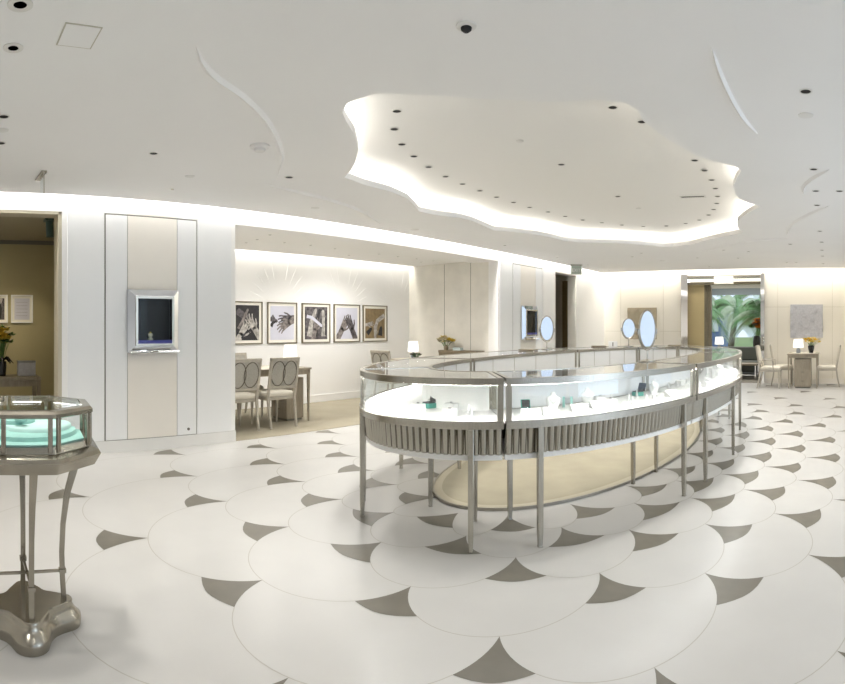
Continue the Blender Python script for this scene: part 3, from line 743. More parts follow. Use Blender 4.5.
b.build('velvet_terrace', [M['aqua'],M['aqua2']], parent=oct_, smooth=50)
b = MB()
for k in range(8):
    a0, a1 = R(22.5+45*k+7), R(67.5+45*k-7); p = Vector((.268*math.cos(a0),.268*math.sin(a0),.985)); q = Vector((.268*math.cos(a1),.268*math.sin(a1),.985))
    b.tube([p,q], .0022, n=5)
b.build('light_strip', M['fill8'], parent=oct_, label='added glowing strip over the velvet')  # thin glowing tubes added to light the velvet
legrot = 0
for k in range(4):
    a = R(-90+90*k+6.8); b = MB(); path = []; rad = []
    for r_, z_ in ((.170,.115),(.163,.22),(.160,.33),(.166,.46),(.185,.60),(.215,.70),(.232,.765)):
        path.append((r_*math.cos(a), r_*math.sin(a), z_)); rad.append(.017+.008*max(0,(z_-.5)/.26))
    b.tube(path, rad, n=4, sq=True); L = b.build('leg', M['bronze'], parent=oct_, bevel=.002)
    b = MB(); b.boxm(Matrix.Translation((.163*math.cos(a),.163*math.sin(a),.245)) @ Matrix.Rotation(a,4,'Z'), .032,.032,.018); b.build('collar', M['bronze'], parent=L)
b = MB()
for k in range(2):
    a = R(-90+90*k+6.8); p = Vector((.163*math.cos(a),.163*math.sin(a),.245)); b.tube([p,-p+Vector((0,0,.49))], .008, n=4, sq=True)
b.build('stretcher', M['bronze'], parent=oct_)
# concave four-lobed foot
def foot(s_):
    pts = []
    for k in range(4):
        a = R(-90+90*k+6.8)
        for u in np.linspace(-1,1,9): # lobe end
            th = a+u*R(62); c_ = (.170*math.cos(a), .170*math.sin(a)); q_ = .078-.2*(1-s_)*.6; pts.append((c_[0]*(1 if s_>.9 else .97)+q_*math.cos(th), c_[1]*(1 if s_>.9 else .97)+q_*math.sin(th)))
        a2 = a+R(45)
        for u in (-.6,-.2,.2,.6):
            rr = .160-.1*(1-s_)+.040*(u*u); pts.append(((rr)*math.cos(a2+u*R(24)), (rr)*math.sin(a2+u*R(24))))
    return pts
b = MB(); prof = [(1.0,0),(1.02,.035),(1.0,.05),(.82,.075),(.70,.10),(.72,.112),(.68,.118)]; vs = []; n_ = len(foot(1))
for s_, z_ in prof: vs += [(x,y,z_) for x,y in foot(s_)]
b.add(vs, [(i*n_+k,i*n_+(k+1)%n_,(i+1)*n_+(k+1)%n_,(i+1)*n_+k) for i in range(len(prof)-1) for k in range(n_)]+[tuple(range(n_))[::-1], tuple((len(prof)-1)*n_+k for k in range(n_))])
b.build('foot_plinth', M['bronze'], parent=oct_, smooth=50)
e = empty('ring_display', (OX+.02,OY-.03,.935), 'aqua ring cushion with a dark clip inside the octagonal showcase', 'ring display', None, cam_rz(OX,OY))
b = MB(); b.lathe([(.028,0),(.03,.012),(.02,.022),(0,.024)], 14); b.build('cushion', M['aqua'], parent=e)
b = MB(); b.boxm(Matrix.Translation((.01,-.01,.034)) @ Matrix.Rotation(.4,4,'Y'), .035,.012,.010); b.build('clip', M['black'], parent=e)

# ------------------------------------------------------------------ wall vitrines
def vitrine(y0, y1, z0, z1, lab, contents):
    yc, zc = (y0+y1)/2, (z0+z1)/2; e = empty('wall_vitrine', (XW+.014, yc, z0), lab, 'wall display case')
    H, W = z1-z0, y1-y0; X = 0
    def B(mb, n, m, **k): return mb.build(n, m, parent=e, **k)
    # bevelled mirror frame
    def ringf(d0, i0, d1, i1):
        vs = []
        for d, i in ((d0,i0),(d1,i1)): vs += [(d,-W/2+i,i),(d,W/2-i,i),(d,W/2-i,H-i),(d,-W/2+i,H-i)]
        return vs, [(k,(k+1)%4,4+(k+1)%4,4+k) for k in range(4)]
    b = MB(); b.add(*ringf(0,0,.03,0)); b.add(*ringf(.03,0,.075,.07)); B(b,'mirror_frame',M['mirror'],smooth=0)
    b = MB(); b.add(*ringf(.075,.07,.09,.075)); b.add(*ringf(.09,.075,.09,.10)); b.add(*ringf(.09,.10,.01,.10)); B(b,'inner_frame',M['nickel'],smooth=0)
    b = MB(); b.box(.0,.008,-W/2+.1,W/2-.1,.1,H-.1); B(b,'backdrop',M['dark'])
    b = MB(); b.box(.0,.085,-W/2+.1,W/2-.1,.1,.135); B(b,'stage',M['purple'])
    b = MB(); b.box(.0,.095,-W/2+.01,W/2-.01,-.005,.022); B(b,'sill',M['chrome'],bevel=.003)
    b = MB(); b.box(.093,.098,-.03,.03,.003,.018); B(b,'lock',M['gap'])
    b = MB(); b.box(.086,.088,-W/2+.1,W/2-.1,.1,H-.1); B(b,'pane',M['paneglass'])
    return e
vitrine(2.02,2.62,1.08,1.77,'mirror-framed wall vitrine with dark interior, between the cream panels nearest the camera',1)
vitrine(9.575,10.165,1.11,1.78,'mirror-framed wall vitrine on the far pilaster, beyond the alcove',1)
e = empty('jewel_stand', (XW+.055,2.28,1.215), 'tiny cream jewel stand inside the nearer wall vitrine', 'jewellery stand')
b = MB(); b.lathe([(.03,0),(.03,.02),(.015,.03),(.03,.06),(.02,.075),(0,.08)],14,sy=1,sx=.7); b.build('stand', M['flower2'], parent=e)
b = MB(); b.lathe([(.008,.076),(.012,.085),(0,.095)],8); b.build('jewel', M['flower'], parent=e)
b = MB(); b.lathe([(.016,0),(.016,.008),(0,.009)],12); o = b.build('floor_outlet', M['gap'], loc=(XW+.014,2.76,.2), label='tiny round key socket low on the grey panel', cat='socket'); o.rotation_euler=(0,R(90),0)

# ------------------------------------------------------------------ framed pictures
def quadstrip(mb, pts, w0, w1, x):
    P = [Vector((0,p[0],p[1])) for p in pts]; L = len(P); vs = []
    for i, p in enumerate(P):
        d = (P[min(i+1,L-1)]-P[max(i-1,0)]).normalized(); o_ = Vector((0,-d.z,d.y)); ww = (w0+(w1-w0)*i/(L-1))/2
        vs += [(x,*(p-o_*ww).yz),(x,*(p+o_*ww).yz)]
    e0 = P[-1]; d = (P[-1]-P[-2]).normalized(); vs.append((x,*(e0+d*w1*.45).yz))
    mb.add(vs, [(2*i,2*i+1,2*i+3,2*i+2) for i in range(L-1)]+[(2*L-2,2*L-1,2*L)])
GR = [mat('print_pale', (.62,.62,.70), .7, noise=.08, nscale=3), mat('print_black', (.03,.028,.03), .7, noise=.3, nscale=20), mat('print_mid', (.13,.115,.12), .7, noise=.8, nscale=18),
      mat('print_skin', (.27,.235,.22), .7, noise=.7, nscale=18), mat('print_light', (.50,.47,.43), .7, noise=.6, nscale=16), mat('print_sepia', (.25,.18,.09), .7, noise=.3, nscale=12)]
def hand(mb, c, ang, s, shade, x, spread=.16, curl=.0, fill=2):
    """flat silhouette of a hand: palm, four fingers, thumb and forearm; c wrist, ang pointing direction"""
    def P(u, v): return (c[0]+s*(u*math.cos(ang)-v*math.sin(ang)), c[1]+s*(u*math.sin(ang)+v*math.cos(ang)))
    mb.mi(shade); quadstrip(mb, [P(-.9,0),P(-.4,.0),P(0,0)], s*.34, s*.30, x)
    quadstrip(mb, [P(-.02,0),P(.2,.0),P(.42,0)], s*.30, s*.40, x)
    for i, (v, l) in enumerate(((-.15,.34),(-.05,.42),(.05,.40),(.145,.30))):
        a = (i-1.5)*spread; 
        p0 = (.38, v); p1 = (.38+l*.5*math.cos(a), v+l*.5*math.sin(a)); p2 = (p1[0]+l*.5*math.cos(a+curl), p1[1]+l*.5*math.sin(a+curl))
        mb.mi(shade); quadstrip(mb, [P(*p0),P(*p1),P(*p2)], s*.085, s*.06, x+.0004*(i+1))
        mb.mi(fill); quadstrip(mb, [P(p0[0],p0[1]+.045),P(p1[0],p1[1]+.04),P(p2[0],p2[1]+.03)], s*.012, s*.008, x+.0004*(i+1)+.0003)
    mb.mi(shade); quadstrip(mb, [P(.05,-.12),P(.2,-.26),P(.38,-.33)], s*.12, s*.06, x+.0008)
def picture(y0, y1, z0, z1, kind, lab, X, fw_=.018, matw=.045, grp='framed hand photographs in the alcove'):
    W, H = y1-y0, z1-z0; e = empty('framed_photograph', (X, (y0+y1)/2, z0), lab, 'picture', grp)
    b = MB()
    b.box(0,.03,-W/2,-W/2+fw_,0,H); b.box(0,.03,W/2-fw_,W/2,0,H); b.box(0,.03,-W/2+fw_,W/2-fw_,0,fw_); b.box(0,.03,-W/2+fw_,W/2-fw_,H-fw_,H)
    b.build('frame', M['frame'] if kind < 9 else M['white'], parent=e, bevel=.002)
    b = MB(); b.box(0,.012,-W/2+fw_,W/2-fw_,fw_,H-fw_); b.build('mat', M['matb'], parent=e)
    m_ = fw_+matw; w_, h_ = W-2*m_, H-2*m_; b = MB(); x = .0135
    b.mi({0:1,1:0,2:2,3:0,4:5,9:0,10:2}[kind]).box(.012,x,-w_/2,w_/2,m_,H-m_); x += .0008
    zc = H/2
    def clipstrip(pts, a, c_, sh, x_):
        b.mi(sh); quadstrip(b, pts, a, c_, x_)
    if kind == 0:
        clipstrip([(-w_*.45,zc+.2),(-.05,zc+.1),(w_*.2,zc+.05)],.12,.10,2,x)
        hand(b,(-w_*.28,zc-.20),R(55),.36,4,x+.001,.2,.3,1); hand(b,(w_*.30,zc-.10),R(125),.34,4,x+.004,.2,-.3,1); clipstrip([(-w_*.4,zc-.1),(-w_*.2,zc+.05),(0,zc+.22)],.05,.04,3,x+.007)
        clipstrip([(-.12,zc-.26),(0,zc-.12),(.1,zc-.26)],.03,.03,1,x+.007)
    elif kind == 1:
        hand(b,(w_*.36,zc+.08),R(186),.34,2,x,.17,.25,1); hand(b,(w_*.30,zc+.01),R(206),.36,3,x+.003,.16,.35,1)
        clipstrip([(-w_*.48,zc+.10),(-w_*.35,zc+.04),(-w_*.22,zc+.03)],.13,.05,2,x); clipstrip([(-w_*.48,zc-.06),(-w_*.40,zc+.0),(-w_*.26,zc+.03)],.07,.03,1,x+.001)
    elif kind == 2:
        clipstrip([(-w_*.30,zc-.24),(-w_*.22,zc),(-w_*.02,zc+.24)],.12,.06,4,x); clipstrip([(-.02,zc-.24),(.0,zc),(.08,zc+.24)],.10,.05,1,x+.001)
        clipstrip([(w_*.32,zc-.24),(w_*.34,zc),(w_*.30,zc+.22)],.10,.06,4,x+.001); hand(b,(-w_*.05,zc-.12),R(75),.28,3,x+.002,.15,.5,1); clipstrip([(-w_*.42,zc+.12),(-.1,zc+.1),(.12,zc-.05)],.06,.05,0,x+.005)
        clipstrip([(w_*.42,zc-.22),(w_*.40,zc+.1)],.03,.02,1,x+.006)
    elif kind == 3:
        hand(b,(-w_*.24,zc-.12),R(58),.38,3,x,.06,.15,1); hand(b,(w_*.24,zc-.12),R(116),.38,2,x+.003,.05,-.1,1)
    elif kind == 4:
        clipstrip([(w_*.47,zc+.16),(.06,zc+.05),(.0,zc-.08)],.09,.08,4,x); hand(b,(.0,zc-.22),R(88),.22,4,x+.001,.12,.2,2); hand(b,(-w_*.38,zc-.02),R(8),.20,4,x+.003,.15,-.2,1)
        clipstrip([(-w_*.4,zc-.2),(-w_*.2,zc-.1)],.10,.06,1,x); clipstrip([(w_*.25,zc-.24),(w_*.3,zc-.08)],.12,.07,1,x)
    elif kind == 9:
        for q in range(5): clipstrip([(-w_*.38,zc+.10-q*.05),(0,zc+.10-q*.05),(w_*.36,zc+.10-q*.05)],.003,.003,3,x)
    elif kind == 10:
        clipstrip([(-w_*.3,zc-.12),(0,zc+.02),(w_*.3,zc+.15)],.12,.05,4,x); clipstrip([(w_*.1,zc-.14),(w_*.2,zc),(w_*.1,zc+.1)],.08,.06,1,x+.001)
    nv, nf_, nm = [], [], []
    for f_, mi_ in zip(b.f, b.m):
        poly = [list(b.v[q]) for q in f_]
        for ax, lim, sgn in ((1,-w_/2,1),(1,w_/2,-1),(2,m_,1),(2,H-m_,-1)):
            out = []
            for q in range(len(poly)):
                A_, B_ = poly[q], poly[(q+1)%len(poly)]; ia, ib = (A_[ax]-lim)*sgn >= -1e-9, (B_[ax]-lim)*sgn >= -1e-9
                if ia: out.append(A_)
                if ia != ib:
                    t_ = (lim-A_[ax])/(B_[ax]-A_[ax]); out.append([A_[z_]+(B_[z_]-A_[z_])*t_ for z_ in range(3)])
            poly = out
            if len(poly) < 3: break
        if len(poly) >= 3:
            o0 = len(nv); nv += [tuple(p_) for p_ in poly]; nf_.append(tuple(range(o0,o0+len(poly)))); nm.append(mi_)
    b.v, b.f, b.m = nv, nf_, nm
    b.build('photo_print', GR, parent=e, smooth=0)
    return e
YP = [(4.60,5.18),(5.28,5.90),(6.01,6.65),(6.74,7.39),(7.47,8.13)]
KL = ['black and white photograph of entwined hands, leftmost on the alcove wall','photograph of one hand reaching down towards another on a pale ground','purple-toned photograph of clasped fingers, middle of the alcove row','photograph of two palms pressed upward together on a pale ground','sepia photograph of a wrist and hand, last of the row by the corner']
for (a, b_), k, l in zip(YP, range(5), KL): picture(a, b_, 1.075, 1.785, k, l, XN)
picture(1.09,1.42,1.42,1.84,9,'white-framed sheet of fine writing on the olive salon wall',-8.5,.02,.03,'white-framed pieces in the salon')
picture(.70,1.04,1.42,1.84,10,'white-framed dark picture at the left edge of the salon wall',-8.5,.02,.03,'white-framed pieces in the salon')

# ------------------------------------------------------------------ furniture
def chair(label, loc, rz, arms=False, side=False, group=None):
    e = empty('dining_chair', loc, label, 'chair', group, rz)
    W, D = .47, .46
    b = MB(); b.box(-W/2,W/2,-D/2+.02,D/2,.37,.415); b.build('seat_frame', M['chairw'], parent=e, bevel=.006)
    b = MB(); vs = []; n_ = 6
    for zz, ins in ((.415,.0),(.45,-.004),(.478,.02),(.485,.07)): vs += [(sx*(W/2-.01-ins), sy*(D/2-.02-ins)+.005, zz) for sx, sy in ((-1,-1),(1,-1),(1,1),(-1,1))]
    b.add(vs, [(i*4+k,i*4+(k+1)%4,(i+1)*4+(k+1)%4,(i+1)*4+k) for i in range(3) for k in range(4)]+[(0,1,2,3),(12,13,14,15)]); b.build('seat_cushion', M['fabric'], parent=e, bevel=.008)
    # rear legs sweep into back posts, front legs taper
    for sx in (-1,1):
        b = MB(); b.tube([(sx*.205,-.285,0),(sx*.212,-.24,.2),(sx*.215,-.215,.40)], [.017,.021,.024], n=4, sq=True); b.build('leg', M['chairw'], parent=e)
        b = MB(); b.tube([(sx*.205,.205,0),(sx*.208,.205,.2),(sx*.210,.20,.40)], [.014,.019,.024], n=4, sq=True); b.build('leg', M['chairw'], parent=e)
    tl = R(10)
    mt = Matrix.Translation((0,-.215,.40)) @ Matrix.Rotation(tl,4,'X')
    def bx(mb, x0,x1,y0,y1,z0,z1): mb.boxm(mt @ Matrix.Translation(((x0+x1)/2,(y0+y1)/2,(z0+z1)/2)), x1-x0,y1-y0,z1-z0)
    b = MB(); bx(b,-.235,-.198,-.016,.016,-.02,.55); bx(b,.198,.235,-.016,.016,-.02,.55); bx(b,-.235,.235,-.016,.016,.51,.555); bx(b,-.2,.2,-.014,.014,.125,.165)
    b.build('back_frame', M['chairw'], parent=e, bevel=.004)
    b = MB(); bx(b,-.198,.198,*((-.008,.012) if not side else (-.022,.034)),.165,.525); b.build('back_panel', M['fabgrey'] if not side else M['fabric'], parent=e)
    b = MB()
    for cx in () if side else (-.095,.095):
        b.tube([mt @ Vector((cx+.108*math.sin(a), -.011, .338+.168*math.cos(a))) for a in np.linspace(0,2*PI,29)], .006, n=5, cap=False)
    if not side: b.build('fretwork', M['fret'], parent=e, label='dark interlaced ovals')
    if arms:
        for sx in (-1,1):
            b = MB(); b.tube([(sx*.235,-.24,.62),(sx*.25,-.05,.635),(sx*.25,.06,.62),(sx*.235,.08,.42)], [.014,.016,.016,.013], n=6)
            b.build('armrest', M['chairw'], parent=e)
    return e
G1 = 'oval-fretwork chairs around the alcove table'
c1 = chair('fretwork-backed chair in the alcove, right one of the near pair, back to the room', (-6.60,4.37,.006), R(90), group=G1)
dup(c1, (-6.60,3.76,.006), R(90), 'fretwork-backed chair in the alcove, left one of the near pair, cut by the pilaster')
dup(c1, (-7.48,4.42,.006), R(-90), 'cream chair on the far side of the alcove table, back frame just above the tabletop')
def table(loc, L, W, H, lab, rz=0, legt=.022):
    e = empty('consultation_table', loc, lab, 'table', None, rz)
    b = MB(); b.box(-W/2,W/2,-L/2,L/2,H-.028,H); b.build('tabletop', M['wood'], parent=e, bevel=.004)
    b = MB(); b.box(-W/2+.02,W/2-.02,-L/2+.02,-L/2+.045,H-.095,H-.028); b.box(-W/2+.02,W/2-.02,L/2-.045,L/2-.02,H-.095,H-.028); b.box(-W/2+.02,-W/2+.045,-L/2+.02,L/2-.02,H-.095,H-.028); b.box(W/2-.045,W/2-.02,-L/2+.02,L/2-.02,H-.095,H-.028); b.build('apron', M['wood'], parent=e)
    b = MB(); b.box(-W/2+.08,W/2-.08,-L/2+.08,L/2-.08,H,H+.004); b.build('writing_pad', M['fabric'], parent=e)
    for sx in (-1,1):
        for sy in (-1,1):
            b = MB(); b.tube([(sx*(W/2-.035),sy*(L/2-.035),0),(sx*(W/2-.035),sy*(L/2-.035),H-.03)], [legt*.6,legt*1.25], n=4, sq=True); b.build('leg', M['wood'], parent=e)
    return e
table((-6.95,4.10,.006), 1.86, .76, .77, 'grey-washed wooden table in the alcove, behind the two fretwork chairs')
def pedestal(loc, sx, sy, h, lab):
    e = empty('drawer_pedestal', loc, lab, 'cabinet')
    b = MB(); b.box(-sx/2,sx/2,-sy/2,sy/2,.03,h); b.build('body', M['wood'], parent=e, bevel=.004)
    b = MB(); b.box(-sx/2+.02,sx/2-.02,-sy/2+.02,sy/2-.02,0,.03); b.build('plinth', M['gap'], parent=e)
    for k in range(3):
        b = MB(); z = .045+(h-.06)*k/3; b.box(-sx/2+.01,sx/2-.01,-sy/2-.006,-sy/2,z,z+(h-.06)/3-.008); d = b.build('drawer', M['wood'], parent=e)
        c_ = MB(); c_.box(-.04,.04,-sy/2-.016,-sy/2-.006,z+.11,z+.118); c_.build('handle', M['nickel'], parent=d)
    return e
pedestal((-6.93,4.85,.006), .40, .30, .62, 'beige drawer pedestal under the right end of the alcove table')
def lamp(loc, lab, w0=.10, h=.19):
    e = empty('table_lamp', loc, lab, 'lamp')
    b = MB(); b.lathe([(.045,0),(.05,.02),(.052,.07),(.04,.10),(.012,.115),(.01,.13),(0,.13)], 20); b.build('base', M['ceramic'], parent=e)
    b = MB(); b.lathe([(w0*1.05,.125),(w0*.88,.125+h)], 28); b.build('lamp_shade', M['shade'], parent=e, label='white drum shade')
    return e
lamp((-6.95,4.92,.780), 'white-shaded lamp on the near alcove table')
table((-7.12,7.95,.006), 1.05, .72, .77, 'table at the far end of the alcove, mostly hidden by the showcase')
dup(c1, (-7.12,7.25,.006), R(0), 'pale chair at the far alcove table, its back rising above the showcase rim')
lamp((-7.12,7.80,.780), 'white-shaded lamp on the far alcove table, right of the last photograph')
e = empty('flower_bowl', (-6.98,7.72,.780), 'low dark bowl of foliage beside the far alcove lamp', 'plant')
b = MB(); b.lathe([(.03,0),(.05,.03),(.055,.04),(0,.038)], 16); b.build('bowl', M['vase'], parent=e); bouquet(e, 14, .09, .04, .06, [M['stem'],M['wooddk']], .04, seed=8)
def console(loc, L, D, H, lab, m='wood', rz=0):
    e = empty('console_table', loc, lab, 'console table', None, rz)
    b = MB(); b.box(-L/2,L/2,-D/2,D/2,H-.05,H); b.build('tabletop', M[m], parent=e, bevel=.004)
    b = MB(); b.box(-L/2+.03,L/2-.03,-D/2+.02,D/2-.02,H-.13,H-.05); b.build('apron', M[m], parent=e)
    for sx in (-1,1):
        for sy in (-1,1):
            b = MB(); b.box(sx*(L/2-.03)-.025,sx*(L/2-.03)+.025,sy*(D/2-.03)-.02,sy*(D/2-.03)+.02,0,H-.05); b.build('leg', M[m], parent=e)
    return e
console((-6.64,8.62,.006), .90, .28, .91, 'slim dark console against the stone wall of the alcove', 'wooddk')
e = empty('flower_vase', (-6.95,8.55,.916), 'white and yellow orchids on the alcove console', 'flowers')
b = MB(); b.lathe([(.04,0),(.05,.05),(.03,.09),(.035,.10),(0,.098)], 16); b.build('vase', M['wooddk'], parent=e); bouquet(e, 22, .14, .08, .17, [M['flower2'],M['flower']], .085, seed=5)
b = MB(); b.box(-.09,.09,-.05,.05,0,.055); b.build('gift_box', mat('pale_blue_box',(.52,.60,.60),.6), loc=(-6.66,8.55,.916), label='pale blue box on the alcove console, right of the orchids', cat='box', bevel=.004)
# far table group
table((-.75,13.02,.0), .80, .70, .77, 'small wooden table under the silver relief by the back wall', 0)
pedestal((-.755,12.90,.0), .37, .40, .66, 'pale wooden pedestal under the back wall table')
lamp((-.86,12.86,.774), 'white-shaded lamp on the table under the silver relief', .115, .19)
e = empty('flower_vase', (-.575,12.95,.774), 'yellow blossoms in a black vase, right of the back wall lamp', 'flowers')
b = MB(); b.lathe([(.045,0),(.05,.02),(.07,.10),(.075,.16),(.05,.17),(0,.165)], 18); b.build('vase', M['vase'], parent=e); bouquet(e, 34, .17, .15, .19, [M['flower'],M['flower2']], .07, seed=9)
G2 = 'upholstered chairs at the back wall table'
c2 = chair('cream armchair at the left of the back wall table, nearest the entrance', (-1.47,12.76,0), R(-90), arms=True, side=True, group=G2)
c3 = chair('cream side chair behind the armchair, left of the back wall table', (-1.24,13.32,0), R(-84), side=True, group=G2)
dup(c3, (-.22,13.15,0), R(90), 'cream side chair on the right of the back wall table')
# reliefs
def relief(x0, x1, z0, z1, m, lab, seed):
    rs = random.Random(seed); e = empty('wall_relief', ((x0+x1)/2, YB, z0), lab, 'wall relief'); W, H = x1-x0, z1-z0
    nx, nz = 56, 56; b = MB(); vs = []
    waves = [(rs.uniform(-1,1),rs.uniform(-1,1),rs.uniform(14,34),rs.uniform(0,6)) for _ in range(9)]
    for j in range(nz+1):
        for i in range(nx+1):
            u, v = i/nx, j/nz; s_ = 0
            for a, b2, f_, p in waves: s_ += math.sin((a*u+b2*v)*f_+p+2.2*math.sin(3*u+4*v+p))
            s_ = max(0, s_/5); vs.append((-W/2+u*W, -.03-.018*min(1,s_), v*H))
    b.add(vs, [(j*(nx+1)+i,j*(nx+1)+i+1,(j+1)*(nx+1)+i+1,(j+1)*(nx+1)+i) for j in range(nz) for i in range(nx)]); b.build('relief_face', m, parent=e, smooth=60)
    b = MB(); b.box(-W/2,W/2,-.029,0,0,H); b.build('backing', m, parent=e)
relief(-1.11,-.33,1.10,1.90, M['relief'], 'square silver-grey relief of leaves above the back wall table', 4)
relief(-5.25,-4.47,1.05,1.85, M['relief2'], 'brownish carved relief on the back wall, behind the oval mirrors', 11)
# salon furniture
console((-7.75,.65,.004), 1.45, .42, .69, 'olive-brown console in the dim salon beyond the left opening', 'wood', R(90))
e = empty('flower_vase', (-7.75,.86,.694), 'yellow spiky arrangement in a black vase on the salon console', 'flowers')
b = MB(); b.lathe([(.06,0),(.065,.03),(.075,.14),(.07,.20),(0,.2)], 18); b.build('vase', M['vase'], parent=e); bouquet(e, 40, .15, .2, .50, [M['flower'],M['flower'],M['stem']], .075, seed=12)
b = MB()
for k in range(9):
    a = 2*PI*k/9; b.tube([(0,0,.19),(.09*math.cos(a),.09*math.sin(a),.25),(.17*math.cos(a),.17*math.sin(a),.17)], [.006,.02,.003], n=5)
b.build('leaves', M['vase'], parent=e)
e = empty('patterned_box', (-7.72,1.20,.694), 'silver patterned box right of the salon flowers', 'box')
b = MB(); b.box(-.06,.06,-.12,.12,0,.2); b.build('box_body', M['relief'], parent=e, bevel=.004)
b = MB(); b.box(-.062,.062,-.122,.122,.185,.205); b.build('box_rim', M['ceramic'], parent=e, bevel=.003)
e = empty('ceiling_spotlight', (-6.75,1.33,2.66), 'dark green-grey spotlight on the salon ceiling', 'spotlight')
b = MB(); b.box(-.07,.07,-.06,.06,-.03,0); b.build('mount', M['greenm'], parent=e)
b = MB(); b.tube([(0,0,-.03),(0,.01,-.22)], [.045,.05], n=14); b.build('lamp_body', M['greenm'], parent=e)
# vestibule furniture
console((-2.95,16.55,.004), 1.9, .5, .72, 'dark console in the vestibule window', 'wooddk')
lamp((-3.42,16.45,.724), 'cream-shaded lamp in the vestibule window', .13, .22)
e = empty('flower_vase', (-2.30,16.4,.724), 'tall dark vase of orange heliconias at the right of the vestibule window', 'flowers')
b = MB(); b.lathe([(.10,0),(.12,.2),(.09,.38),(0,.38)], 18); b.build('vase', M['vase'], parent=e); bouquet(e, 34, .17, .36, .50, [M['orange'],M['stem'],M['wooddk']], .12, seed=14)
e = empty('sofa', (-2.62,15.7,.004), 'charcoal sofa below the vestibule window', 'sofa')
b = MB(); b.box(-.75,.75,-.4,.4,.12,.42); b.build('seat', M['sofa'], parent=e, bevel=.03)
b = MB(); b.box(-.75,.75,.22,.4,.42,.80); b.build('backrest', M['sofa'], parent=e, bevel=.03)
for sx in (-1,1):
    b = MB(); b.box(sx*.75-.08,sx*.75+.08,-.4,.4,.12,.6); b.build('armrest', M['sofa'], parent=e, bevel=.03)
    for sy in (-1,1):
        b = MB(); b.box(sx*.7-.02,sx*.7+.02,sy*.33-.02,sy*.33+.02,0,.12); b.build('leg', M['wooddk'], parent=e)
e = empty('coffee_table', (-2.55,14.9,.004), 'low grey coffee table in the vestibule', 'table')
b = MB(); b.box(-.5,.5,-.3,.3,.36,.40); b.build('tabletop', M['wood'], parent=e)
b = MB(); b.box(-.45,.45,-.25,.25,.10,.12); b.build('shelf', M['chrome'], parent=e)
for sx in (-1,1):
    for sy in (-1,1):
        b = MB(); b.box(sx*.46-.015,sx*.46+.015,sy*.26-.015,sy*.26+.015,0,.36); b.build('leg', M['chrome'], parent=e)

# ------------------------------------------------------------------ palms in the garden
def palm(x, y, h, nf, fl_, lab, seed, lean=.3):
    rs = random.Random(seed); e = empty('palm_tree', (x,y,-.1), lab, 'palm tree', 'palms outside the vestibule window')
    b = MB(); b.tube([(0,0,0),(lean*.3,0,h*.4),(lean,0,h)], [.16,.13,.10], n=10); b.build('trunk', M['trunk'], parent=e)
    b = MB()
    for k in range(nf):
        az_ = 2*PI*k/nf+rs.uniform(-.2,.2); el = rs.uniform(.1,1.1); L = fl_*rs.uniform(.8,1.1); P = []; 
        for t in np.linspace(0,1,13):
            r_ = L*t*math.cos(el)*(1-.12*t); z = h+L*(t*math.sin(el)-.75*t*t*math.cos(el*.6))
            P.append(Vector((lean+r_*math.cos(az_), r_*math.sin(az_), z)))
        b.mi(1 if rs.random() < .35 else 0); b.tube(P, [.02*(1-t*.8) for t in np.linspace(0,1,13)], n=4)
        for i in range(2, 13):
            for q in (0,.5):
                c_ = P[i-1].lerp(P[i], q); d = (P[i]-P[i-1]).normalized(); s0 = d.cross(Vector((0,0,1))).normalized()
                for sgn in (-1,1):
                    ll = fl_*.26*(1-.55*abs(i/12-.4)); tip_ = c_+s0*sgn*ll*.75+d*ll*.45-Vector((0,0,ll*.55)); w_ = d*.022
                    b.add([c_-w_, c_+w_, (c_+tip_)/2+w_*1.2+Vector((0,0,.03)), tip_, (c_+tip_)/2-w_*1.2+Vector((0,0,.03))], [(0,1,2,3,4)])
    b.build('fronds', [M['leaf'],M['leaf2']], parent=e, smooth=0)
palm(-5.35,20.5,2.1,17,1.4,'slim palm with a bare dark trunk at the left of the vestibule window',1,.2)
palm(-4.4,23.2,2.1,22,2.2,'leafy palm filling the middle of the vestibule window',2)
palm(-2.9,20.6,1.9,20,1.7,'palm with drooping fronds at the right of the vestibule window',3)
palm(-7.6,27.5,3.2,24,2.6,'tall palm furthest back in the garden',4)
palm(-4.0,28.5,3.4,26,2.8,'palm at the back right of the garden',6)
e = empty('garden_building', (-7.6,33,-.1), 'blue-tinted building low behind the palms', 'building')
b = MB(); b.box(-1.5,1.1,-1,1,0,2.4); b.build('walls', M['water'], parent=e)
b = MB(); 
for i in range(4): b.box(-1.3+.6*i,-.9+.6*i,-1.02,-1.0,1.2,1.9)
b.build('windows', M['bpanel'], parent=e)

# ------------------------------------------------------------------ ceiling fittings
def downlight(r=.045, rim=.012):
    e = empty('downlight', (0,0,0), '', 'downlight')
    b = MB(); b.lathe([(r+rim,.0),(r+rim,-.003),(r,-.004),(r,.0)], 20); b.build('trim_ring', M['rim'], parent=e)
    b = MB(); b.lathe([(0,-.0015),(r,-.0015)], 20); b.build('aperture', M['dark'], parent=e, label='black recessed aperture')
    return e
DL = downlight(.031,.009); used = False
def place_dl(x, y, z, lab, grp, s=1.0):
    global used
    if not used: o = DL; used = True; o.location = (x,y,z); o['label'] = lab; o['group'] = grp
    else: o = dup(DL, (x,y,z), 0, lab, grp)
    o.scale = (s,s,1); return o
def spot(x, y, z, en, size=100, colr=(1,.965,.915)):
    l = bpy.data.lights.new('downlight_beam','SPOT'); l.energy = en; l.spot_size = R(size); l.spot_blend = .7; l.shadow_soft_size = .05; l.color = colr
    o = bpy.data.objects.new('downlight_beam', l); col.objects.link(o); o.location = (x,y,z-.03); return o
